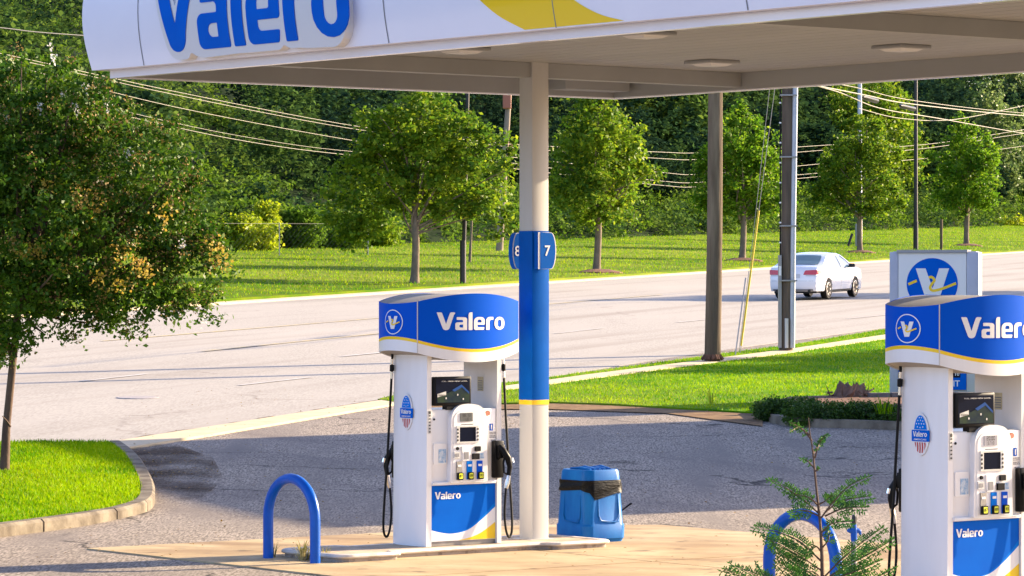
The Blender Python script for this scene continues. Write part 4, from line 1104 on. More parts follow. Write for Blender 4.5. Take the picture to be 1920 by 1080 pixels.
# far poles
def farpost(name, px, py, topy, r0, material, label, lean_px=0, cat='pole', r1=None, lift=0.12):
    g = G(px, py, lift); hgt = (py - topy) / F * g.y; s_ = S(g)
    root = empty(name, g, 0, label=label, cat=cat)
    mb = MB(); lx = lean_px / s_
    mb.tube([(lx*t, 0, hgt*t - (0.3 if t == 0 else 0)) for t in np.linspace(0, 1, 8)], [r0 + ((r1 or r0*0.75) - r0)*i/7 for i in range(8)], 10)
    mb.build('shaft', material, root, smooth=True)
    return root, g, hgt, lx
u1, gu1, hu1, lxu = farpost('utility_pole', 936, 470, 150, 0.2, MT['palewood'], 'leaning pale utility pole with red insulator head beside the canopy column', 20, 'utility pole', 0.14)
mb = MB()
zz = hu1 * (470-195)/(470-150); mb.box(lxu*.85-0.28, lxu*.85+0.15, -0.3, -0.1, zz-0.25, zz+0.5, bev=0.05); mb.build('transformer_box', MT['insul'], u1)
mb = MB()
for yy_ in (265, 275, 290): z = hu1*(470-yy_)/320; x = lxu*(470-yy_)/320; mb.tube([(x+0.15, -0.2, z-0.1), (x+0.32, -0.2, z), (x+0.32, -0.2, z+0.15)], 0.05, 6)
mb.build('insulator', MT['insul'], u1)
u2, gu2, hu2, lx2 = farpost('utility_pole', 1612, 462, 140, 0.17, MT['galv'], 'pale grey pole rising behind the fourth young lawn tree', 0, 'utility pole', 0.13)
mb = MB(); mb.box(-0.28, -0.1, -0.1, 0.1, 0, 1.4); mb.box(-0.3, -0.12, -0.2, 0.0, 1.9, 2.2); mb.build('cabinet', MT['grey'], u2)
farpost('lamp_post', 868, 531, 120, 0.085, MT['blackpost'], 'slim black lamp post half hidden by the biggest lawn tree', 10, 'lamp post', 0.07)
lpo = [o for o in bpy.data.objects if o.name == 'lamp_post'][0]
MB().tube([(0, 0, 0), (0, 0, 1.6)], 0.115, 12).build('post_base', MT['blackpost'], lpo, smooth=True)
l2, gl2, hl2, _ = farpost('lamp_post', 1717, 468, 120, 0.13, MT['blackpost'], 'tall black lamp post standing behind the roadside sign', 0, 'lamp post', 0.11)
MB().tube([(0, 0, 0), (0, 0, 1.7)], 0.15, 12).build('post_base', MT['blackpost'], l2, smooth=True)
farpost('marker_post', 1765, 468, 411, 0.09, MT['wood'], 'short wooden marker post between the lamp post and the last tree', 0, 'post', 0.09)
farpost('marker_post', 1590, 462, 438, 0.08, MT['blackpost'], 'low dark slanted post near the grey pole foot', 8, 'post', 0.08)

# ------------------------------------------------------------------ overhead wires
def wire(pts, rad, label, m_=None, sag=0.0, name='power_line'):
    P = smoothline(pts, 8) if len(pts) > 2 else [tuple(Vector(pts[0]).lerp(Vector(pts[1]), t) - Vector((0, 0, 4*sag*t*(1-t)))) for t in np.linspace(0, 1, 14)]
    mb = MB(); mb.tube(P, rad, 6)
    return mb.build(name, m_ or MT['wire'], label=label, cat='power line', group='overhead lines')
def along(px, py):   # point of a sight line above the pole line of the far verge
    a = (px - 960)/F; base = Vector((gu1.x, gu1.y)); dn = RN
    # a*y*RN.x + y*RN.y = base.RN
    y = base.dot(dn) / (a*dn.x + dn.y)
    return Vector((a*y, y, H - (py-HY)/F*y))
ords = ('topmost', 'second', 'third', 'fourth', 'lowest')
Lft = [[(-260, 48), (0, 100), (330, 172), (640, 232), (831, 257), (953, 270)],
       [(-260, 54), (0, 105), (330, 178), (640, 238), (831, 262), (953, 275)],
       [(-260, 64), (0, 118), (330, 201), (690, 268), (846, 284), (953, 294)],
       [(-260, 92), (0, 150), (290, 222), (480, 260), (660, 284), (953, 305)],
       [(-260, 102), (0, 160), (290, 230), (480, 268), (660, 291), (953, 315)]]
for k, l in enumerate(Lft):
    wire([along(*p) for p in l], 0.012 if k != 3 else 0.009, ords[k] + ' of the five lines sloping across behind the flowering tree')
wire([along(*p) for p in ((-200, 30), (0, 52), (160, 67), (700, 100))], 0.022, 'dark line highest above the flowering tree at the left', MT['darkwire'])
for k, l in enumerate([[(953, 270), (1235, 285), (1340, 285), (1612, 268)], [(953, 276), (1235, 297), (1340, 297), (1612, 276)], [(953, 294), (1235, 323), (1340, 325), (1612, 300)],
          [(953, 305), (1235, 339), (1340, 340), (1612, 318)], [(953, 315), (1235, 347), (1340, 348), (1612, 324)]]):
    wire([along(*p) for p in l], 0.014, ords[k] + ' of the five level lines behind the middle lawn trees')
for k, l in enumerate([[(1612, 280), (1760, 268), (1920, 243), (2100, 215)], [(1612, 290), (1760, 275), (1920, 250), (2100, 225)], [(1612, 308), (1800, 290), (2000, 262)]]):
    wire([along(*p) for p in l], 0.016, ords[k] + ' of the three lines rising past the last lawn tree')
def yd(px, py, Y): return at(px, py, Y)
RB = [([(1478, 150, 77), (1620, 178, 84), (1716, 196, 92), (1920, 217, 118), (2150, 232, 140)], 0.013, 'upper pale cable of the bundle leaving the conduit pole'),
      ([(1478, 141, 77), (1600, 163, 84), (1716, 189, 92), (1920, 212, 118), (2150, 224, 140)], 0.008, 'thin wire topmost in the bundle leaving the conduit pole'),
      ([(1478, 148, 77), (1570, 172, 82), (1650, 203, 86), (1760, 222, 96), (1920, 250, 118), (2150, 285, 140)], 0.011, 'lower pale cable of the bundle drooping to the picture edge'),
      ([(1610, 203, 84), (1690, 222, 90), (1790, 224, 100), (1920, 198, 112)], 0.008, 'thin slack wire dipping below the cable bundle')]
for pts, r_, lb in RB: wire([yd(*p) for p in pts], r_, lb)
for k, (a, b, lb) in enumerate((((1618, 182, 84), (1646, 190, 86), 'black splice case on the cable bundle, closer to the conduit pole'), ((1688, 198, 90), (1716, 205, 92), 'black splice case on the cable bundle, beside the tall lamp post'))):
    A_, B_ = yd(*a), yd(*b); mb = MB(); mb.tube([A_, A_.lerp(B_, .08), A_.lerp(B_, .92), B_], [0.025, 0.06, 0.06, 0.025], 10)
    mb.build('splice_case', MT['black'], smooth=True, label=lb, cat='splice case', group='splice cases')

# ------------------------------------------------------------------ roadside sign
sg = G(1752, 742, 0.1)
ss = S(sg); sr = empty('roadside_sign', sg, R(-14), label='grey and white roadside sign cabinet with blue oval emblem behind the dispenser', cat='sign')
hh = (742-469)/ss; wd = 1.46
mb = MB(); mb.box(-wd/2, -wd/2+0.14, -0.05, 0.42, 0, hh-0.03, bev=0.012); mb.box(wd/2-0.20, wd/2, -0.05, 0.42, 0, hh-0.03, bev=0.012); mb.box(-wd/2+0.05, wd/2-0.05, 0.0, 0.37, 0.03, hh-0.02); mb.build('cabinet', MT['signgrey'], sr, smooth=True)
mb = MB(); mb.box(-wd/2+0.145, wd/2-0.205, -0.045, 0.0, hh-1.32, hh-0.05); face = mb.build('sign_face', MT['signwhite'], sr)
mb = MB(); mb.box(-wd/2+0.12, wd/2-0.18, -0.08, 0.44, hh-0.045, hh+0.005); mb.build('top_cap', MT['grey'], sr)
mb = MB(); emblem(FR(-0.045), -0.03, hh-0.55, 0.42, 0.42, 0.004, mb, 0, 1, 2)
mb.build('emblem', [MT['blue'], MT['signwhite'], MT['yellow']], face)
mb = MB(); mb.box(-wd/2+0.145, wd/2-0.205, -0.045, 0.0, 0.10, hh-1.33); pf = mb.build('price_panel', MT['blue'], sr)
fp = FR(-0.045)
mb = MB(); mb.slab([rect(-0.40, 0.43, 0.30, 0.52)], fp, None, 0.003, 0)
seven_seg(mb, fp, '0', 0.18, 0.32, 0.17, 0.007, 1)
text(mb, '9', fp, 0.38, 0.42, 0.06, 0.006, 2); text(mb, '10', fp, 0.38, 0.33, 0.06, 0.006, 2); mb.slab([rect(0.33, 0.43, 0.40, 0.408)], fp, None, 0.006, 2)
text(mb, 'DEBIT', fp, 0.25, 0.155, 0.10, 0.004, 2, 0.34)
mb.build('price_readout', [MT['screen'], MT['led'], MT['white']], pf)

# ------------------------------------------------------------------ white saloon car
def make_car():
    g = G(1500, 563.5, 0, zf); root = empty('white_car', (0, 0, 0), 0, label='white four door saloon car driving away behind the conduit pole', cat='car')
    rr = G(1549, 562, 0, zf)      # rear right contact
    hd = Vector((math.sin(R(24)), math.cos(R(24)), 0)); lf = Vector((-hd.y, hd.x, 0))
    root.location = rr + hd * 1.33 + lf * 0.78; root.location.z = zf(root.location.x, root.location.y) + 0.02
    root.rotation_euler = (R(0), -math.atan(0.0235*0.94), math.atan2(hd.y, hd.x))
    Lr, Lf = -2.33, 2.37
    WBr, WBf = -1.33, 1.37
    def arch(cx, r_=0.36, n=9): return [(cx + r_*math.cos(math.pi*i/n), 0.33 + r_*math.sin(math.pi*i/n)) for i in range(n+1)]
    prof = [(Lr+0.08, 0.27), (Lr+0.02, 0.33), (Lr, 0.55), (Lr+0.02, 0.72), (Lr+0.06, 0.95), (Lr+0.14, 1.035), (Lr+0.42, 1.06), (-1.78, 1.08), (-1.45, 1.20), (-1.05, 1.37), (-0.75, 1.44), (-0.3, 1.475), (0.1, 1.465), (0.45, 1.41), (0.85, 1.22), (1.2, 1.03), (1.5, 0.985), (1.9, 0.92), (2.15, 0.84), (Lf-0.06, 0.70), (Lf, 0.55), (Lf-0.02, 0.35), (Lf-0.1, 0.26), (WBf+0.36, 0.26)]
    prof += arch(WBf)[1:-1] + [(WBf-0.36, 0.26), (WBf-0.37, 0.24), (WBr+0.37, 0.24), (WBr+0.36, 0.26)] + arch(WBr)[1:-1] + [(WBr-0.36, 0.27)]
    def W(x, z):
        w_ = 0.885
        if z < 0.6: w_ -= 0.05 * ((0.6 - z)/0.36)**2
        if 0.6 <= z < 0.98: w_ -= 0.02 * ((z-0.6)/0.38)
        if z >= 0.98: w_ = 0.865 - 0.24 * ((z-0.98)/0.48)**1.15
        e = max(0, (abs(x) - 1.75) / 0.62); w_ *= 1 - 0.14 * e**2.2
        return w_
    V, Fs = tess([prof], [(0, 0.15), (1, 0.08)])
    bm = bmesh.new()
    for sgn in (-1, 1):
        vs = [bm.verts.new((p[0], sgn*W(p[0], p[1]), p[1])) for p in V]
        for f in Fs:
            try: bm.faces.new([vs[i] for i in (f if sgn < 0 else f[::-1])])
            except ValueError: pass
    K = 10; n = len(prof)
    # resample outline as the tessellation did: bridge by projecting outline points
    pr_ = []
    for i in range(n):
        a = Vector(prof[i]); b = Vector(prof[(i+1) % n]); m_ = max(1, int((b-a).length/0.1)); pr_ += [a.lerp(b, j/m_) for j in range(m_)]
    rows = []
    for p in pr_:
        r_ = []
        for k in range(K+1):
            q = -1 + 2*k/K; w_ = W(p.x, p.y); bow = q2(q)
            x, z = p.x, p.y
            if z > 0.24: 
                if x < -1.6: x -= 0.07*bow*(1 if z < 1.05 else 0.6)
                if x > 1.6: x += 0.10*bow
                if z > 1.08: z += 0.035*bow
                elif z > 0.9: z += 0.015*bow
            r_.append(bm.verts.new((x, w_*(math.sin(q*math.pi/2)*0.25+q*0.75), z)))
        rows.append(r_)
    for i in range(len(rows)):
        a, b = rows[i], rows[(i+1) % len(rows)]
        for k in range(K): bm.faces.new((a[k], b[k], b[k+1], a[k+1]))
    bmesh.ops.remove_doubles(bm, verts=bm.verts[:], dist=0.001)
    bmesh.ops.recalc_face_normals(bm, faces=bm.faces[:])
    mb = MB(); mb.addbm(bm); body = mb.build('body', MT['carwhite'], root, smooth=True)
    fR = lambda u, w_, t: (u, -W(u, w_) - t, w_)
    fL = lambda u, w_, t: (u, W(u, w_) + t, w_)
    for f in (fR, fL):
        for nm, poly in (('rear', [(-1.42, 1.02, .02), (-1.38, 1.10, .03), (-0.78, 1.37, .05), (-0.12, 1.41, .02), (-0.12, 1.0, .02)]), ('front', [(-0.04, 1.0, .02), (-0.04, 1.41, .02), (0.30, 1.37, .05), (0.88, 1.08, .04), (0.92, 0.99, .02)])):
            MB().slab([fillet(poly)], f, None, 0.006, 0, cuts=[(1, 0.06)]).build('side_window', MT['sideglass'], body)
        mb = MB()
        for a, b in (((-0.09, 0.98), (-0.09, 0.30)), ((0.98, 0.95), (0.93, 0.32)), ((-1.0, 0.55), (-1.25, 0.9))):
            mb.slab([ribbon([a, b], 0.012)], f, None, 0.003, 0, cuts=[(1, 0.08)])
        mb.slab([ribbon([(0.30, 1.375), (0.62, 1.25), (0.90, 1.08)], 0.05)], f, None, 0.010, 0, cuts=[(1, 0.05)])
        mb.slab([ribbon([(-0.08, 1.0), (-0.08, 1.41)], 0.06)], f, None, 0.009, 0, cuts=[(1, 0.05)])
        mb.slab([ribbon([(WBr+0.4, 0.27), (WBf-0.4, 0.27)], 0.05)], f, None, 0.006, 0)
        mb.build('trim', MT['cardark'], body)
        mb = MB()
        for x in (-0.35, 0.62): mb.slab([rect(x-0.09, x+0.09, 0.84, 0.865, .008)], f, 0.0, 0.02, 0)
        mb.build('door_handle', MT['carwhite'], body)
    mb = MB(); mb.box(0.70, 0.84, -1.06, -0.86, 0.99, 1.12, bev=0.03); mb.build('mirror', MT['cardark'], body, smooth=True)
    mb = MB(); mb.box(0.70, 0.84, 0.86, 1.06, 0.99, 1.12, bev=0.03); mb.build('mirror', MT['cardark'], body, smooth=True)
    # rear end: surface x as a function of z
    def rx(z):
        pts = [(0.27, Lr+.08), (0.33, Lr+.02), (0.55, Lr), (0.72, Lr+.02), (0.95, Lr+.06), (1.035, Lr+.14), (1.08, -1.78), (1.20, -1.45), (1.37, -1.05), (1.44, -.75)]
        for (a, xa), (b, xb) in zip(pts, pts[1:]):
            if a <= z <= b: return xa + (xb-xa)*(z-a)/(b-a)
        return pts[0][1]
    def frr(u, w_, t):
        x = rx(w_); Ww = W(x, w_); q = max(-1, min(1, -u/Ww)); bow = q2(q)
        return (x - 0.07*bow*(1 if w_ < 1.05 else 0.6) - t, -u, w_ + (0.035*bow if w_ > 1.08 else 0) + (t if w_ > 1.05 else 0))
    cu = [(0, 0.08), (1, 0.03)]
    MB().slab([fillet([(-0.66, 1.095, .03), (0.66, 1.095, .03), (0.55, 1.385, .06), (-0.55, 1.385, .06)])], frr, None, 0.012, 0, cuts=cu).build('rear_window', MT['carglass'], body)
    for s_ in (-1, 1):
        pl = [(s_*0.36, 0.80, .02), (s_*0.80, 0.80, .03), (s_*0.815, 0.96, .04), (s_*0.42, 0.945, .04)]
        if s_ > 0: pass
        else: pl = pl[::-1]
        MB().slab([fillet(pl)], frr, -0.01, 0.012, 0, cuts=cu).build('tail_light', MT['tail'], body)
        f = fR if s_ > 0 else fL
        MB().slab([fillet([(-2.24, 0.80, .02), (-2.26, 0.95, .03), (-1.98, 0.93, .03), (-2.0, 0.86, .03)])], f, -0.01, 0.010, 0, cuts=[(0, 0.06)]).build('tail_light', MT['tail'], body)
        MB().slab([rect(min(s_*0.45, s_*0.76), max(s_*0.45, s_*0.76), 0.755, 0.79)], frr, None, 0.008, 0, cuts=cu).build('reverse_light', MT['lightgrey'], body)
    MB().slab([rect(-0.26, 0.26, 0.70, 0.83)], frr, None, 0.010, 0, cuts=cu).build('number_plate', MT['lightgrey'], body)
    mb = MB(); mb.slab([rect(-0.7, 0.7, 0.60, 0.607)], frr, None, 0.004, 0, cuts=cu); mb.slab([rect(-0.68, 0.68, 0.28, 0.34)], frr, None, 0.012, 0, cuts=cu); mb.build('bumper_seam', MT['inkgrey'], body)
    mb = MB(); mb.box(-2.1, 2.2, -0.72, 0.72, 0.2, 0.30); mb.box(WBr-.36, WBr+.36, -0.78, 0.78, 0.22, 0.62); mb.box(WBf-.36, WBf+.36, -0.78, 0.78, 0.22, 0.62); mb.build('underbody', MT['cardark'], root)
    for s_ in (-0.55, 0.55):
        mb = MB(); mb.tube([(Lr+0.25, s_, 0.29), (Lr-0.02, s_, 0.28)], 0.045, 10); mb.build('exhaust', MT['cardark'], root, smooth=True)
    for cx in (WBr, WBf):
        for s_ in (-1, 1):
            M = Matrix.Translation((cx, s_*0.775, 0.325)) @ Matrix.Rotation(R(90)*(1 if s_ < 0 else -1), 4, 'X')
            t_ = MB().lathe([(0.20, -0.09), (0.30, -0.105), (0.325, -0.08), (0.33, 0), (0.325, 0.08), (0.30, 0.105), (0.225, 0.10)], 28, 0, M)
            ty = t_.build('tyre', MT['rubber'], None, smooth=True)
            wh = empty('wheel', (0, 0, 0)); wh.parent = root; ty.parent = wh
            mb = MB(); mb.lathe([(0.215, 0.05), (0.222, 0.104), (0.205, 0.108), (0.195, 0.06), (0.05, 0.06), (0.045, 0.095), (0.01, 0.098)], 24, 0, M)
            for k in range(7):
                a = 2*math.pi*k/7; d = Vector((math.cos(a), math.sin(a), 0)); nn = Vector((-d.y, d.x, 0))
                mb.add([d*0.04-nn*0.028+Vector((0,0,.095)), d*0.04+nn*0.028+Vector((0,0,.095)), d*0.205+nn*0.022+Vector((0,0,.104)), d*0.205-nn*0.022+Vector((0,0,.104)),
                        d*0.04-nn*0.028+Vector((0,0,.065)), d*0.04+nn*0.028+Vector((0,0,.065)), d*0.205+nn*0.022+Vector((0,0,.07)), d*0.205-nn*0.022+Vector((0,0,.07))], [(0,1,2,3),(0,3,7,4),(1,5,6,2)], 0, M)
            mb.build('rim', MT['rim'], wh, smooth=True)
    return root
make_car()

# ------------------------------------------------------------------ foliage
def mesh_np(name, verts, nper, mats, parent=None, midx=None, **k):
    """many separate quads (or triangles) from one array"""
    nv = len(verts); nf = nv // nper
    me = bpy.data.meshes.new(name); me.vertices.add(nv); me.vertices.foreach_set('co', np.asarray(verts, dtype=np.float32).ravel())
    me.loops.add(nv); me.loops.foreach_set('vertex_index', np.arange(nv, dtype=np.int32))
    me.polygons.add(nf); me.polygons.foreach_set('loop_start', np.arange(0, nv, nper, dtype=np.int32)); me.polygons.foreach_set('loop_total', np.full(nf, nper, dtype=np.int32))
    if not isinstance(mats, (list, tuple)): mats = [mats]
    for m_ in mats: me.materials.append(m_)
    if midx is not None: me.polygons.foreach_set('material_index', np.asarray(midx, dtype=np.int32))
    me.update(calc_edges=True); me.validate()
    o = bpy.data.objects.new(name, me); COL.objects.link(o)
    if parent: o.parent = parent
    return tag(o, **k)

def leaves(cen, size, up=0.35, aspect=0.55, jit=0.3):
    """diamond leaves around centres: (n,3) -> (4n,3)"""
    n = len(cen)
    nrm = RNG.normal(size=(n, 3)); nrm[:, 2] += up * 2; nrm /= np.linalg.norm(nrm, axis=1)[:, None]
    a = RNG.normal(size=(n, 3)); a -= nrm * (a*nrm).sum(1)[:, None]; a /= np.linalg.norm(a, axis=1)[:, None]
    b = np.cross(nrm, a); s_ = (size * (1 + jit * RNG.uniform(-1, 1, n)))[:, None]
    bend = nrm * s_ * 0.12
    out = np.stack([cen - a*s_*0.5, cen + b*s_*aspect*0.5 + bend - a*s_*0.05, cen + a*s_*0.5, cen - b*s_*aspect*0.5 + bend - a*s_*0.05], 1)
    return out.reshape(-1, 3)

def lobes_points(lobes, nclump, per, spread, shell=0.55, flat=0.8):
    """clump centres near the skin of overlapping ellipsoids, then points about each"""
    L = np.array(lobes, dtype=float); vol = L[:, 3]*L[:, 4]*L[:, 5]; vol = vol**0.75
    idx = RNG.choice(len(L), nclump, p=vol/vol.sum())
    d = RNG.normal(size=(nclump, 3)); d /= np.linalg.norm(d, axis=1)[:, None]
    r_ = shell + (1-shell) * RNG.uniform(0, 1, nclump)**0.6
    r_ *= 1 + 0.13*RNG.normal(size=nclump).clip(-1, 1.3)
    c = L[idx, :3] + d * L[idx, 3:6] * r_[:, None]
    off = RNG.normal(size=(nclump, per, 3)) * spread * np.array([1, 1, flat]) * RNG.uniform(0.6, 1.4, (nclump, 1, 1))
    return c, (c[:, None, :] + off).reshape(-1, 3)

def limbs(mb, base, targets, r0, zfork, rtip=0.02, seed=0, wob=0.15):
    rnd = random.Random(seed)
    for t in targets:
        t = Vector(t); f = Vector(base) + Vector((rnd.uniform(-.05, .05), rnd.uniform(-.05, .05), zfork*rnd.uniform(.75, 1.25)))
        m1 = f.lerp(t, 0.4) + Vector((rnd.uniform(-1, 1)*wob, rnd.uniform(-1, 1)*wob, wob*0.6)); m2 = f.lerp(t, 0.75) + Vector((rnd.uniform(-1, 1)*wob, rnd.uniform(-1, 1)*wob, wob))
        P = smoothline([f, m1, m2, t], 4); k = len(P)
        mb.tube(P, [r0*(1-i/(k-1))**0.9 + rtip for i in range(k)], 6)

# young lawn trees (built in metres, 8 m tall)
def lawn_tree(variant):
    rs = np.random.default_rng(100+variant)
    root = empty('lawn_tree', (0, 0, 0))
    shape = [
        # broad, spreading with a low skirt (the big one)
        [(0, 0, 5.2, 2.1, 2.0, 2.1), (0.2, 0, 6.6, 1.2, 1.2, 1.0), (-1.7, 0, 4.1, 1.5, 1.5, 1.3), (1.9, 0, 4.4, 1.5, 1.5, 1.4), (0.6, 0.8, 3.4, 1.8, 1.5, 1.0), (-2.2, 0.2, 3.0, 1.1, 1.1, 1.0), (2.4, 0, 3.0, 1.0, 1.0, 1.1), (-0.9, -0.5, 5.8, 1.2, 1.2, 1.1), (-1.9, 0, 2.0, 0.8, 0.8, .7), (2.6, 0, 5.3, .7, .7, .6), (1.2, -.6, 5.6, 1.2, 1.2, 1.1)],
        # rounded oval
        [(0, 0, 4.7, 2.0, 2.0, 2.1), (-0.3, 0, 6.6, 1.1, 1.1, 1.0), (-1.3, 0, 3.9, 1.3, 1.3, 1.3), (1.4, 0, 4.3, 1.3, 1.3, 1.4), (1.2, 0.4, 2.9, 1.3, 1.1, 0.7), (-1.2, 0.2, 2.8, 1.0, 1.0, 0.7), (0.9, -0.3, 5.9, 1.0, 1.0, .9), (-1.2, -0.3, 5.6, .9, .9, .8), (2.0, 0, 3.4, .8, .8, .7)],
        # narrower
        [(0, 0, 4.8, 1.6, 1.6, 2.2), (0.1, 0, 6.8, 0.8, 0.8, 1.0), (-1.2, 0, 3.8, 1.2, 1.2, 1.2), (1.2, 0, 4.1, 1.2, 1.2, 1.3), (-0.6, 0.4, 2.8, 1.2, 1.1, 0.8), (1.3, 0.2, 3.0, 1.0, 1.0, 0.8), (0.9, -0.3, 5.7, .9, .9, .9), (-.9, -.3, 5.7, .8, .8, .8), (-1.8, 0, 5.2, .5, .5, .5)],
    ][variant]
    xt = [(rs.normal()*0.5, rs.normal()*.3, 7.2 + rs.uniform(-.5, .6), .3, .3, .5) for _ in range(4)]
    for q in range(34):
        l = shape[rs.integers(len(shape))]; d = rs.normal(size=3); d /= np.linalg.norm(d); r_ = rs.uniform(.95, 1.3)
        xt.append((l[0]+d[0]*l[3]*r_, l[1]+d[1]*l[4]*r_, max(1.9, l[2]+d[2]*l[5]*r_), rs.uniform(.22, .5), rs.uniform(.22, .5), rs.uniform(.2, .45)))
    c, pts = lobes_points(shape, [280, 225, 200][variant], 44, 0.17, 0.58)
    cx_, px_ = lobes_points(xt, [170, 150, 130][variant], 28, 0.13, 0.4); pts = np.concatenate([pts, px_]); c = np.concatenate([c, cx_])
    c2, pts2 = lobes_points([tuple(l[:3]) + (l[3]*.6, l[4]*.6, l[5]*.6) for l in shape], 110, 18, 0.24, 0.2)
    allp = np.concatenate([pts, pts2]); crown = leaves(allp, 0.185, 0.3, 0.65)
    mb = MB(); tp = [(0.05*math.sin(z), 0.03*math.cos(z*1.4), z) for z in np.linspace(-0.1, 3.2, 8)]
    mb.tube(tp, [0.20, 0.15, 0.14, 0.135, 0.13, 0.12, 0.10, 0.08], 10)
    mb.tube([(0.02, 0, 3.0), (0.12, 0.05, 4.2), (-0.05, 0, 5.4), (0.05, 0, 6.6)], [0.085, 0.06, 0.04, 0.015], 8)
    sel = c[RNG.choice(len(c), 34, replace=False)]
    for q_ in sel:
        if q_[2] < 2.9: continue
        zb = min(max(1.9, q_[2] - RNG.uniform(1.0, 2.6)), 5.6)
        limbs(mb, (0, 0, zb - 0.02), [tuple(q_)], 0.035, 0.02, 0.008, int(zb*100), 0.12)
    mb.build('trunk', MT['bark'], root, smooth=True)
    mesh_np('crown', crown, 4, MT['oak'] if variant != 2 else MT['oakdark'], root)
    return root
protos = [lawn_tree(i) for i in range(3)]
used = [False]*3
LT = [(777, 531, 0, 172, 1.0, 0.0, 'largest lawn tree with low drooping branches beside the slim black lamp post'),
      (1120, 511, 1, 180, 1.0, 1.1, 'rounded lawn tree with a bare trunk, next after the canopy column'),
      (1392, 489, 2, 212, 1.0, 0.4, 'lawn tree seen between the two near utility poles'),
      (1613, 474, 1, 228, 1.0, 2.6, 'lawn tree in front of the pale grey pole, above the white car'),
      (1813, 461, 2, 232, 1.0, 1.9, 'darker green lawn tree standing last in the row')]
for px, py, v, topy, fw, rz, lb in LT:
    o = protos[v] if not used[v] else copy_tree(protos[v]); used[v] = True
    g = G(px, py, 0.12); hgt = (py - topy)/F*g.y; s_ = hgt/7.6
    o.location = g; o.scale = (s_*fw*1.16, s_*fw*1.16, s_); o.rotation_euler = (0, 0, rz)
    if px in (1120, 1613): o.scale = (s_*1.12, s_*1.12, s_)
    tag(o, lb, 'tree', 'young trees along the far lawn')
    # mulch ring
    if px != 777:
        mb = MB(); n = 18; vs = [(0, 0, 0.16)]
        for ring_, zz_ in ((0.45, 0.14), (0.95, 0.02), (1.0, -0.1)):
            for k in range(n):
                a = 2*math.pi*k/n; r_ = ring_ * (1 + 0.12*math.sin(a*3+px)); vs.append((r_*math.cos(a), r_*math.sin(a), zz_))
        fs = [(0, 1+k, 1+(k+1) % n) for k in range(n)] + [(1+r0*n+k, 1+(r0+1)*n+k, 1+(r0+1)*n+(k+1) % n, 1+r0*n+(k+1) % n) for r0 in range(2) for k in range(n)]
        mb.add(vs, fs); m_ = mb.build('ground', MT['mulch'], kind='structure'); m_.location = g
# trees added out of the frame to shade the road and the verge
for (x, y, sc_, lb) in ((27.5, 127, 1.25, 'tree added outside the frame to shade the road by the white car'), (17.5, 74.5, 0.75, 'small tree added outside the frame to shade the near verge'), (20.5, 79.0, 0.85, 'shade tree added outside the frame beyond the small one')):
    o = copy_tree(protos[0]); o.location = (x, y, zf(x, y)); o.scale = (sc_,)*3; o.rotation_euler = (0, 0, x)
    tag(o, lb, 'tree', 'added shade trees out of view')
# unseen block added to throw the band of shade over the forecourt
qv = Vector((-SUN_H.y, SUN_H.x))
bc = SUN_H * 44 + qv * 39.5
br = empty('shade_building', (bc.x, bc.y, zf(bc.x, bc.y) - 0.3), math.atan2(SUN_H.y, SUN_H.x), label='unseen two storey block added beyond the right edge to shade the forecourt', cat='building')
MB().box(-6, 6, -6.3, 6.1, 0, 7.4).build('wall', MT['brick'], br)
MB().box(-6.15, 6.15, -6.45, 6.25, 7.4, 7.65).build('roof', MT['grey'], br)
for k in range(4):
    for z in (1.2, 4.6):
        MB().box(-6.03, -5.9, -5.2+k*3, -3.4+k*3, z, z+1.9).build('window', MT['carglass'], br)

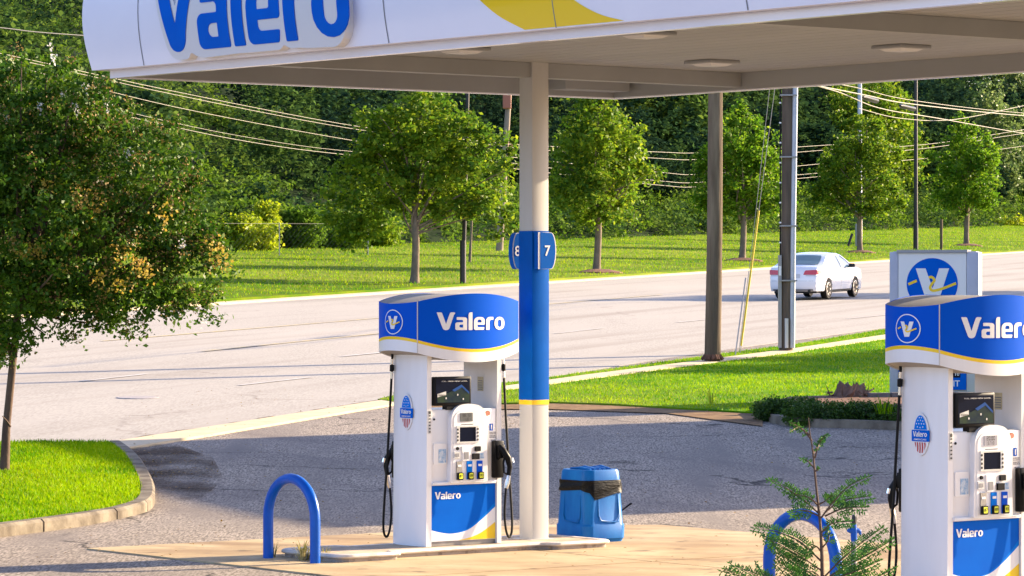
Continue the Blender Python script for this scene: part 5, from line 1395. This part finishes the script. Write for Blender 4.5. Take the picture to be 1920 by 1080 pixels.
# ------------------------------------------------------------------ flowering tree at the left
def crape():
    Yc = 42.3; g = G(8, 884, 0.1); root = empty('flowering_tree', g, 0, label='dark flowering tree with brown seed heads and white blooms on the kerbed grass island', cat='tree')
    sc_ = F/Yc
    def LP(px, py, dy=0): p = at(px, py, g.y + dy); return p - g
    spec = [(60, 250, 150, 0), (180, 290, 130, .4), (-90, 300, 190, 0), (265, 330, 105, -.2), (90, 420, 160, -.5), (315, 430, 85, 0), (-70, 480, 170, .2), (220, 480, 120, -.2), (350, 500, 68, .2), (250, 560, 70, 0), (95, 165, 55, 0),
            (120, 540, 90, .3), (375, 550, 42, 0), (15, 560, 90, -.4), (25, 640, 42, 0), (190, 595, 40, .2), (0, 180, 90, .3), (150, 215, 80, -.3), (385, 455, 36, 0), (-20, 660, 35, .3), (345, 365, 40, .1), (395, 585, 26, 0), (345, 592, 24, .2), (300, 575, 34, -.2), (415, 520, 24, .1), (200, 145, 26, 0), (300, 235, 34, .1), (350, 300, 30, -.1), (130, 620, 26, .1), (215, 625, 22, 0)]
    lobes = []
    for px, py, r_, dy in spec:
        c = LP(px, py, dy); r = r_/sc_; lobes.append((c.x, c.y, c.z, r, r*0.95, r*0.92))
    c, pts = lobes_points(lobes, 1900, 24, 0.058, 0.74)
    ci, pi_ = lobes_points([l[:3] + (l[3]*.8, l[4]*.8, l[5]*.8) for l in lobes], 650, 20, 0.11, 0.2)
    mesh_np('crown', leaves(np.concatenate([pts, pi_]), 0.068, 0.3, 0.6), 4, MT['crape'], root)
    # seed heads: brown panicles mostly on the right flank and low down
    sh = c[(RNG.uniform(size=len(c)) < 0.17 + 0.25*(c[:, 0] > 1.0))]
    sh = sh + np.array([0, -0.05, 0.03]); off = RNG.normal(size=(len(sh), 26, 3))*0.055
    mesh_np('seed_heads', leaves((sh[:, None, :]+off).reshape(-1, 3), 0.03, 0.0, 0.8), 4, MT['seed'], root)
    low = [LP(x, y, -1.0) for x, y in ((165, 395), (175, 385), (150, 360), (65, 470), (80, 465), (45, 470), (135, 440), (260, 500), (275, 510), (225, 470), (120, 500), (185, 525), (150, 375), (30, 455), (305, 405), (415, 490), (405, 470), (225, 535), (90, 350))]
    gp = np.array([tuple(p) for p in low]); off = RNG.normal(size=(len(gp), 46, 3))*0.07
    mesh_np('golden_leaves', leaves((gp[:, None, :]+off).reshape(-1, 3), 0.045, 0.2, 0.7), 4, MT['gold'], root)
    fw = [LP(x, y, -0.6) for x, y in ((93, 88), (97, 98), (100, 108), (132, 98), (120, 168), (112, 178), (200, 200), (235, 200), (160, 162), (55, 205), (15, 218), (330, 300), (240, 288), (290, 275), (190, 340), (365, 285), (145, 205), (345, 470), (385, 600), (20, 215), (75, 200), (130, 330), (340, 460))]
    gp = np.array([tuple(p) for p in fw[::2]]); off = RNG.normal(size=(len(gp), 22, 3))*np.array([.024, .024, .036])
    mesh_np('blooms', leaves((gp[:, None, :]+off).reshape(-1, 3), 0.028, 0.0, 0.9), 4, MT['bloom'], root)
    mb = MB(); P0 = Vector((0, 0, -0.05))
    mb.tube([P0, LP(12, 800), LP(22, 700), LP(32, 600), LP(45, 480)], [0.065, 0.05, 0.047, 0.043, 0.03], 10)
    mb.tube([LP(26, 680), LP(5, 610), LP(-50, 500)], [0.035, 0.03, 0.02], 8)
    mb.tube([LP(20, 800), LP(12, 788, -.1), LP(4, 780, -.2)], [0.012, 0.008, 0.005], 5)
    for t_ in c[RNG.choice(len(c), 60, replace=False)]:
        f = LP(35 if t_[0] > 0 else 5, 560); t = Vector(t_); m_ = f.lerp(t, 0.5) + Vector((0, 0, -0.08))
        mb.tube(smoothline([f, m_, t], 3), [0.03, 0.026, 0.022, 0.018, 0.014, 0.01, 0.006], 5)
    mb.build('trunk', MT['darkbark'], root, smooth=True)
crape()

# ------------------------------------------------------------------ woods, brush and hedges
def gz(x, y): return zl(x, y)
def rlp(t, w_): x, y = rl(PF, t, w_); return x, y
protoW = []
for k in range(5):
    h = 1.0
    lob = [(0, 0, .62, .26, .26, .34), (RNG.uniform(-.15, .15), 0, .85, .15, .15, .16), (-.18, .05, .45, .2, .2, .2), (.18, -.05, .5, .2, .2, .22), (0.05, .1, .32, .22, .22, .16)]
    c, p = lobes_points(lob, 110, 15, 0.028, 0.6)
    protoW.append(p)
W_ = []; Ws = []; Wm = []
def frustum(x, y, m_=0.02): return y > 90 and -0.155-m_ < x/y < 0.155+m_
cnt = 0
for wrow, nrow, h0, h1 in ((31, 130, 5, 9), (38, 130, 8, 12), (47, 120, 10, 15), (58, 110, 12, 17), (74, 90, 13, 18), (94, 80, 14, 19), (118, 70, 15, 20)):
    for k in range(nrow):
        t = (-70 + 440*RNG.uniform(0, 1)**1.5); w2 = wrow + RNG.uniform(-4, 4); x, y = rlp(t, w2)
        if not frustum(x, y): continue
        if x/y < -0.045 and wrow < 70 and RNG.uniform() < 0.75: continue
        h = RNG.uniform(h0, h1)
        p = protoW[RNG.integers(5)]; a = RNG.uniform(0, 6.28); R_ = np.array([[math.cos(a), -math.sin(a), 0], [math.sin(a), math.cos(a), 0], [0, 0, 1]])
        q = (p * np.array([h*RNG.uniform(.85, 1.2)]*2 + [h])) @ R_.T + np.array([x, y, gz(x, y) - 0.5])
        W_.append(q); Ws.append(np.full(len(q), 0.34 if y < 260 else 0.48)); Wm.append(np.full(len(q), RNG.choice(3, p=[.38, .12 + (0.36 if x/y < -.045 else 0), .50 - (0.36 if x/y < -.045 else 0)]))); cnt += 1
pts = np.concatenate(W_); sz = np.concatenate(Ws)
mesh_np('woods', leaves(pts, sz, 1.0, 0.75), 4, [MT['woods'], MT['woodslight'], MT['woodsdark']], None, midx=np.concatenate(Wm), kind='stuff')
print('woods trees', cnt, len(pts))
# undergrowth that covers the foot of the hill
U = []
for k in range(1300):
    t = (-70 + 430*RNG.uniform(0, 1)**1.4); w2 = 24.0 + 14*RNG.uniform(0, 1)**1.5; x, y = rlp(t, w2)
    if not frustum(x, y): continue
    r_ = RNG.uniform(1.0, 2.3) * (0.75 if x/y < -0.045 else 1.1); c, p = lobes_points([(x, y, gz(x, y) + r_*0.35, r_*1.2, r_*1.2, r_*0.8)], 20, 13, 0.22, 0.6)
    U.append(p)
for k in range(900):      # the green slope on the left
    t = RNG.uniform(-70, 110); w2 = RNG.uniform(34, 78); x, y = rlp(t, w2)
    if not frustum(x, y) or x/y > -0.035: continue
    r_ = RNG.uniform(0.9, 2.4); c, p = lobes_points([(x, y, gz(x, y) + r_*0.3, r_*1.3, r_*1.3, r_*0.8)], 18, 13, 0.24, 0.6)
    U.append(p)
mesh_np('undergrowth', leaves(np.concatenate(U), 0.26, 0.8, 0.7), 4, [MT['brush'], MT['woodslight'], MT['woods']], None, midx=np.concatenate([np.full(len(u_), RNG.choice(3, p=[.5, .3, .2])) for u_ in U]), kind='stuff')
# broad trees that stand out of the woods
def standout(px, py, wpx, hpx, w_off, m_, lb, name='woodland_tree', n=420, leaf=0.34, wline=30):
    a = (px-960)/F
    y = (wline + PF.x*RN.x + PF.y*RN.y) / (a*RN.x + RN.y); x = a*y
    base = Vector((x, y, gz(x, y))); s_ = F/y; zc_ = H - (py-HY)/s_; rx_ = wpx/s_/2; rz_ = hpx/s_/2
    root = empty(name, base, 0, label=lb, cat='tree')
    c0 = Vector((0, 0, zc_ - base.z))
    lob = [(0, 0, c0.z, rx_*.8, rx_*.8, rz_*.85)] + [(RNG.uniform(-.6, .6)*rx_, RNG.uniform(-.5, .5)*rx_, c0.z + RNG.uniform(-.6, .75)*rz_, rx_*.42, rx_*.42, rz_*.34) for _ in range(8)]
    c, p = lobes_points(lob, n, 24, 0.045*rx_+0.12, 0.5)
    mesh_np('crown', leaves(p, leaf, 0.4, 0.65), 4, m_, root)
    mb = MB(); mb.tube([(0, 0, -0.3), (0.1, 0, c0.z*0.5), (0, 0, c0.z)], [0.28, 0.2, 0.1] if name == 'woodland_tree' else [0.07, 0.05, 0.03], 8); mb.build('trunk', MT['bark'], root, smooth=True)
standout(1640, 250, 200, 240, 0, MT['oak'], 'tall yellow green woodland tree behind the tall lamp post', n=520)
standout(1868, 300, 130, 330, 0, MT['palegreen'], 'pale grey green woodland tree at the picture edge', n=520, wline=28)
standout(1905, 160, 90, 120, 0, MT['palegreen'], 'pale treetop just under the canopy at the picture edge', n=200, wline=45)
standout(560, 435, 130, 90, 0, MT['brush'], 'rounded shrub behind the chain link fence beside the lime shrub', 'shrub', 260, 0.2, 23)
standout(640, 450, 130, 80, 0, MT['brush'], 'dark shrub behind the fence, under the largest lawn tree', 'shrub', 240, 0.2, 22)
standout(480, 450, 110, 80, 0, MT['limeleaf'], 'lime yellow sunlit shrub behind the chain link fence post', 'shrub', 110, 0.2, 22.5)
standout(448, 440, 70, 80, 0, MT['limeleaf'], 'small lime yellow shrub closest to the flowering tree', 'shrub', 70, 0.2, 23)
standout(700, 440, 130, 90, 0, MT['oak'], 'mid green shrub directly under the largest lawn tree crown', 'shrub', 220, 0.2, 23)
standout(500, 405, 50, 50, 0, MT['limeleaf'], 'lime yellow sapling top rising above the fence rail', 'shrub', 50, 0.2, 23.5)
standout(880, 340, 60, 170, 0, MT['oak'], 'slender yellow green tree between the largest lawn tree and the leaning pole', 'slender_tree', 150, 0.2, 10)
standout(1895, 425, 90, 50, 0, MT['limeleaf'], 'patch of tall lime reeds beyond the last lawn tree', 'shrub', 90, 0.25, 24)

# chain link fence on the left
fa = G(420, 481, 0.12); fb = G(690, 478, 0.12)
fr_ = empty('chain_link_fence', fa, 0, label='grey chain link fence with top rail in front of the lime shrub', cat='fence')
d_ = fb - fa; hf = 62/S(fa)
mb = MB()
mb.tube([(0, 0, hf), tuple(d_ + Vector((0, 0, hf*1.0)))], 0.007, 6); mb.build('rail', MT['darkwire'], fr_)
for t in (0.37, 1.0):
    MB().tube([tuple(d_*t), tuple(d_*t + Vector((0, 0, hf*1.03)))], 0.028, 6).build('fence_post', MT['grey'], fr_)
mb = MB(); Lh = d_.length; n = int(Lh/0.35)
for k in range(n):
    for s_ in (0, 1):
        a = d_*(k/n); b = d_*(min(n, k+6)/n)
        za, zb = (0.05, hf) if s_ == 0 else (hf, 0.05)
        mb.tube([tuple(a + Vector((0, 0, za))), tuple(b + Vector((0, 0, zb)))], 0.004, 3, cap=False)
mb.build('mesh', MT['darkwire'], fr_)

# ------------------------------------------------------------------ planting bed by the sign
kb = [(1424, 762), (1432, 775), (1450, 786), (1500, 792), (1600, 795), (1700, 799), (1800, 803)]
kw = [P2(x, y+8) for x, y in kb]
kerb('kerb', smoothline(kw, 3), 0.2, -0.1, 0.12, MT['oldkerb'], kind='structure')
bed = smoothline([P2(x, y, 0.15) for x, y in ((1428, 758), (1440, 766), (1500, 774), (1620, 778), (1800, 786), (1800, 745), (1560, 742), (1480, 745))], 1)
sheet('planting_bed', bed, 0.16, MT['mulch'], 1.0, 0.2, zf, kind='structure')
def cover(label, pxs, n, name='ground_cover_shrub'):
    g = G(*pxs[0][:2], 0.16); root_pts = []
    lob = []
    for px, py, wx, hz_ in pxs:
        q = G(px, py, 0.12); s_ = S(q); lob.append((q.x-g.x, q.y-g.y, q.z-g.z, wx/s_/2, wx/s_/2*0.9, hz_/s_))
    c, p = lobes_points(lob, n, 20, 0.035, 0.7)
    p = p[p[:, 2] > -0.15]
    o = mesh_np(name, leaves(p, 0.045, 0.5, 0.5), 4, MT['juniper'], None, label=label, cat='shrub')
    o.location = g
cover('low spreading evergreen at the rounded end of the planting bed', [(1470, 774, 95, 26), (1440, 772, 50, 20), (1510, 770, 80, 20), (1425, 764, 16, 8)], 800)
cover('low evergreen mat between the tree stump and bed kerb', [(1550, 782, 120, 26), (1610, 782, 120, 26), (1660, 784, 100, 24), (1720, 788, 90, 24), (1500, 784, 60, 22)], 1100)
# weeds
def tuft(px, py, n, h, spread, m_, name, label=None, cat=None, lift=0.0, kind=None, zfun=zf, Y=None):
    g = G(px, py, lift, zfun); v = []
    for k in range(n):
        a = RNG.uniform(0, 6.28); r_ = RNG.uniform(0, spread); b0 = np.array([r_*math.cos(a), r_*math.sin(a), 0]); ln = h*RNG.uniform(.5, 1.1); out = np.array([math.cos(a), math.sin(a), 0])*ln*RNG.uniform(.1, .8)
        sd_ = np.array([-math.sin(a), math.cos(a), 0])*0.006*(h/0.2)
        m1 = b0 + out*0.4 + np.array([0, 0, ln*.6]); m2 = b0 + out + np.array([0, 0, ln*RNG.uniform(.55, 1)])
        v += [b0-sd_, b0+sd_, m1+sd_*.7, m1-sd_*.7, m1-sd_*.7, m1+sd_*.7, m2+sd_*.1, m2-sd_*.1]
    o = mesh_np(name, np.array(v), 4, m_, None, label=label, cat=cat, kind=kind); o.location = g
    return o
tuft(568, 1052, 60, 0.24, 0.05, MT['dryblade'], 'grass_tuft', 'dry grass tuft at the foot of the full-view hoop bollard', 'grass tuft')
tuft(606, 1052, 24, 0.18, 0.04, MT['dryblade'], 'grass_tuft', 'thin green weed between the bollard leg and the island corner', 'grass tuft')
tuft(512, 1046, 14, 0.16, 0.03, MT['dryblade'], 'grass_tuft', 'small dry weed behind the far leg of the full-view bollard', 'grass tuft')
tuft(1335, 757, 12, 0.36, 0.15, MT['limeleaf'], 'grass_tuft', 'sprig of tall pale grass near the edge of the verge', 'grass tuft', 0.1)
tuft(1660, 776, 40, 0.3, 0.15, MT['blade'], 'grass_tuft', 'bright weed in the planting bed next to the dispenser', 'grass tuft', 0.2)
# stump
sg2 = G(1593, 745, 0.14); root = empty('tree_stump', sg2, 0, label='ragged brown tree stump in the planting bed', cat='tree stump')
mb = MB(); n = 26; vs = []; prof = [(0.30, -0.1), (0.25, 0.05), (0.20, 0.14), (0.19, 0.22)]
for i, (r_, z) in enumerate(prof):
    for k in range(n):
        a = 2*math.pi*k/n; rr_ = r_*(1 + 0.2*math.sin(3*a+1) + 0.13*math.sin(7*a)); jag = (random.uniform(-.06, .06) if i == 3 else 0); vs.append((rr_*math.cos(a), rr_*math.sin(a)*.8, z + jag))
vs.append((0.02, 0, 0.12))
mb.add(vs, [(i*n+j, i*n+(j+1) % n, (i+1)*n+(j+1) % n, (i+1)*n+j) for i in range(3) for j in range(n)] + [(3*n+j, 3*n+(j+1) % n, 4*n) for j in range(n)])
mb.build('stump_wood', MT['stump'], root)
mb = MB()
for k in range(26):
    a = random.uniform(0, 6.28); r_ = random.uniform(.2, .32); mb.tube([(r_*math.cos(a), r_*math.sin(a), random.uniform(0, .12)), (r_*1.3*math.cos(a+.2), r_*1.3*math.sin(a+.2), random.uniform(.0, .22))], [0.02, 0.006], 4)
mb.build('sprout', MT['stump'], root)
a_ = G(1630, 752, 0.1); mb = MB()
for k in range(6): mb.box(k*0.36+0.01, k*0.36+0.35, 0, 0.16, -0.1, 0.13 + 0.006*(k % 2), bev=0.01)
o = mb.build('stone_ledge', MT['stone'], label='row of dark stone edging blocks behind the planting bed', cat='edging'); o.location = a_; o.rotation_euler = (0, 0, R(8))

# ------------------------------------------------------------------ grass blades
def in_poly(x, y, poly):
    P_ = np.array(poly); n = len(P_); ins = np.zeros(len(x), bool); j = n-1
    for i in range(n):
        c = ((P_[i, 1] > y) != (P_[j, 1] > y)) & (x < (P_[j, 0]-P_[i, 0])*(y-P_[i, 1])/(P_[j, 1]-P_[i, 1]+1e-12)+P_[i, 0]); ins ^= c; j = i
    return ins
def grass(name, poly, n, h, lift, zfun, m_, hole=()):
    P_ = np.array(poly); x = RNG.uniform(P_[:, 0].min(), P_[:, 0].max(), n); y = RNG.uniform(P_[:, 1].min(), P_[:, 1].max(), n)
    ok = in_poly(x, y, poly) & (np.abs(x/y) < 0.152)
    for hp_ in hole: ok &= ~(in_poly(x, y, hp_))
    x, y = x[ok], y[ok]; z = np.array([zfun(a, b) for a, b in zip(x, y)]) + lift
    k = len(x); a = RNG.uniform(0, 6.28, k); hh_ = h*RNG.uniform(.5, 1.2, k); wdt = h*0.16
    b0 = np.stack([x, y, z], 1); sd_ = np.stack([np.cos(a), np.sin(a), np.zeros(k)], 1)*wdt; tip = b0 + np.stack([RNG.normal(size=k)*h*.4, RNG.normal(size=k)*h*.4, hh_], 1)
    v = np.stack([b0-sd_, b0+sd_, tip], 1).reshape(-1, 3)
    mesh_np(name, v, 3, m_, None, kind='stuff')
foot_w = [P2(x, y, 0.05) for x, y in foot]
soil = [[P2(x, y, 0.11) for x, y in ((1330, 722), (1380, 712), (1410, 716), (1415, 728), (1370, 737), (1345, 732))], [P2(x, y, 0.12) for x, y in ((1040, 742), (1120, 741), (1200, 743), (1230, 748), (1180, 750), (1100, 749))]]
soil2 = []
vp = [p for p in verge_w]
grass('grass', verge_w[:7] + verge_w[9:], 320000, 0.045, 0.035, zf, MT['blade'], [foot_w, bed])
grass('grass', isl_w[:3] + isl_s + isl_w[12:], 100000, 0.05, 0.1, zf, MT['blade'], soil2)
grass('grass', [rl(PF, -60, 0.4), rl(PF, 330, 0.4), rl(PF, 330, 24.5), rl(PF, -60, 24.5)], 800000, 0.10, 0.12, zl, MT['blade'])

# fallen leaves and grit on the forecourt
n = 900; v = []
x = RNG.uniform(-6, 8, n); y = RNG.uniform(31, 62, n); c = np.stack([x, y, np.array([zf(a, b) for a, b in zip(x, y)])+0.03], 1)
xe = RNG.normal(-4.6, .5, 500); ye = RNG.normal(44, 2.2, 500); ce = np.stack([xe, ye, np.array([zf(a, b) for a, b in zip(xe, ye)])+0.03], 1)
mesh_np('leaf_litter', leaves(np.concatenate([c, ce]), 0.035, 2.5, 0.6), 4, MT['seed'], None, kind='stuff')

# ------------------------------------------------------------------ cypress sapling
def cypress():
    Yc = 24.0; sc_ = F/Yc
    def q(zx, zy, dy=0.0): return at(1350 + zx/2.842, 700 + zy/2.842, Yc + dy)
    base = Vector((q(540, 1080).x, Yc, 0.0))
    root = empty('cypress_sapling', base, 0, label='young cypress sapling with feathery fronds in front of the hoop bollard', cat='sapling')
    def l(p): return p - base
    stem = [base, q(545, 1080), q(540, 900), q(532, 780), q(512, 600), q(496, 430), q(478, 310), q(472, 235)]
    mb = MB(); st = smoothline([tuple(l(p)) for p in stem], 5); k = len(st)
    mb.tube(st, [0.014*(1-i/(k-1)) + 0.002 for i in range(k)], 7)
    br_ = [([(490, 360), (440, 300), (375, 262)], .5), ([(480, 330), (420, 290), (375, 310)], .35), ([(498, 430), (530, 370), (570, 325)], .6), ([(505, 510), (470, 470), (440, 455)], .5), ([(505, 450), (520, 400), (540, 340)], .4), ([(510, 520), (520, 515), (522, 500)], .3),
           ([(530, 750), (440, 670), (350, 610), (265, 565)], 1), ([(520, 700), (470, 660), (380, 640)], .8), ([(540, 770), (600, 690), (690, 600), (800, 548)], .8), ([(560, 740), (650, 680), (800, 655)], 1.2), ([(560, 760), (660, 720), (775, 715)], 1), ([(530, 760), (450, 730), (370, 745)], 1.1), ([(525, 700), (560, 680), (600, 650)], .8),
           ([(540, 850), (600, 800), (700, 790)], 1.1), ([(538, 1000), (430, 900), (320, 850), (190, 820)], 1.3), ([(538, 1050), (450, 990), (330, 920), (230, 870)], 1.3), ([(540, 1100), (440, 1040), (320, 960), (280, 900)], 1.2), ([(540, 1100), (420, 1080), (310, 1010)], 1.3),
           ([(542, 1100), (640, 1000), (760, 900), (870, 820)], 1.3), ([(545, 1110), (650, 1040), (800, 960), (915, 890)], 1.3), ([(545, 1120), (650, 1080), (760, 1040), (850, 1000)], 1.2), ([(545, 1120), (620, 1090), (700, 1080), (780, 1060)], 1.1), ([(540, 950), (500, 920), (440, 990)], .9), ([(545, 930), (580, 880), (560, 820)], .8), ([(540, 1100), (500, 1060), (420, 1060)], 1.1),
           ([(540, 1250), (350, 1150), (200, 1080), (60, 1020)], 1.2), ([(540, 1280), (300, 1180), (130, 1090), (20, 1050)], 1.2), ([(540, 1300), (380, 1180), (250, 1090), (190, 1010)], 1.0), ([(545, 1250), (700, 1150), (850, 1080), (930, 1040)], 0.9), ([(542, 1180), (450, 1120), (380, 1080)], 1.1)]
    V = []
    rnd = random.Random(3)
    def sc(a, b, wv):    # one scale-leaf blade
        d = (b - a); n_ = Vector((rnd.uniform(-.4, .4), -1, rnd.uniform(-.4, .4))); s_ = d.cross(n_).normalized()*wv; m_ = a.lerp(b, 0.45)
        V.extend([a, m_ + s_, b, m_ - s_])
    for pts, fl_ in br_:
        P = [q(x, y, rnd.uniform(-.25, .25)*i/len(pts)) for i, (x, y) in enumerate(pts)]
        P = [Vector(p) for p in smoothline([tuple(l(p)) for p in P], 9)]
        n = len(P); mb.tube(P, [0.006*(1-i/(n-1)) + 0.0012 for i in range(n)], 5)
        tot = sum((P[i+1]-P[i]).length for i in range(n-1)); stp = 0.018; dist = 0; nxt = tot*0.22; side = 1
        for i in range(n-1):
            seg = (P[i+1]-P[i]); sl_ = seg.length; d = seg.normalized()
            while nxt < dist + sl_:
                p = P[i] + d*(nxt-dist); fr_t = nxt/tot
                nn = Vector((-d.z, 0, d.x))*side; side = -side
                ln = 0.115*fl_*(1 - 0.75*abs(fr_t-0.45)**1.2)*rnd.uniform(.6, 1.15)*(0.45 + 0.55*(1-fr_t))
                dr = (d*0.75 + nn*0.7 + Vector((0, rnd.uniform(-.45, .45), 0.05))).normalized()
                e = p + dr*ln; e.z -= 0.012*fl_
                sc(p, e, 0.0045)
                mcount = max(2, int(ln/0.012)); s2_ = 1
                for j in range(1, mcount+1):
                    a_ = p.lerp(e, j/(mcount+1)); s2_ = -s2_
                    n2 = Vector((-dr.z, 0, dr.x))*s2_
                    e2 = a_ + (dr*0.8 + n2*0.75 + Vector((0, rnd.uniform(-.3, .3), 0))).normalized()*0.045*(1-0.5*j/mcount)*rnd.uniform(.7, 1.2)*min(1.1, fl_+.25)
                    sc(a_, e2, 0.006)
                nxt += stp
            dist += sl_
        sc(P[-2], P[-1] + (P[-1]-P[-2])*0.5, 0.005)
    mb.build('stem', MT['darkbark'], root, smooth=True)
    mesh_np('fronds', np.array([tuple(p) for p in V]), 4, MT['cypress'], root)
cypress()
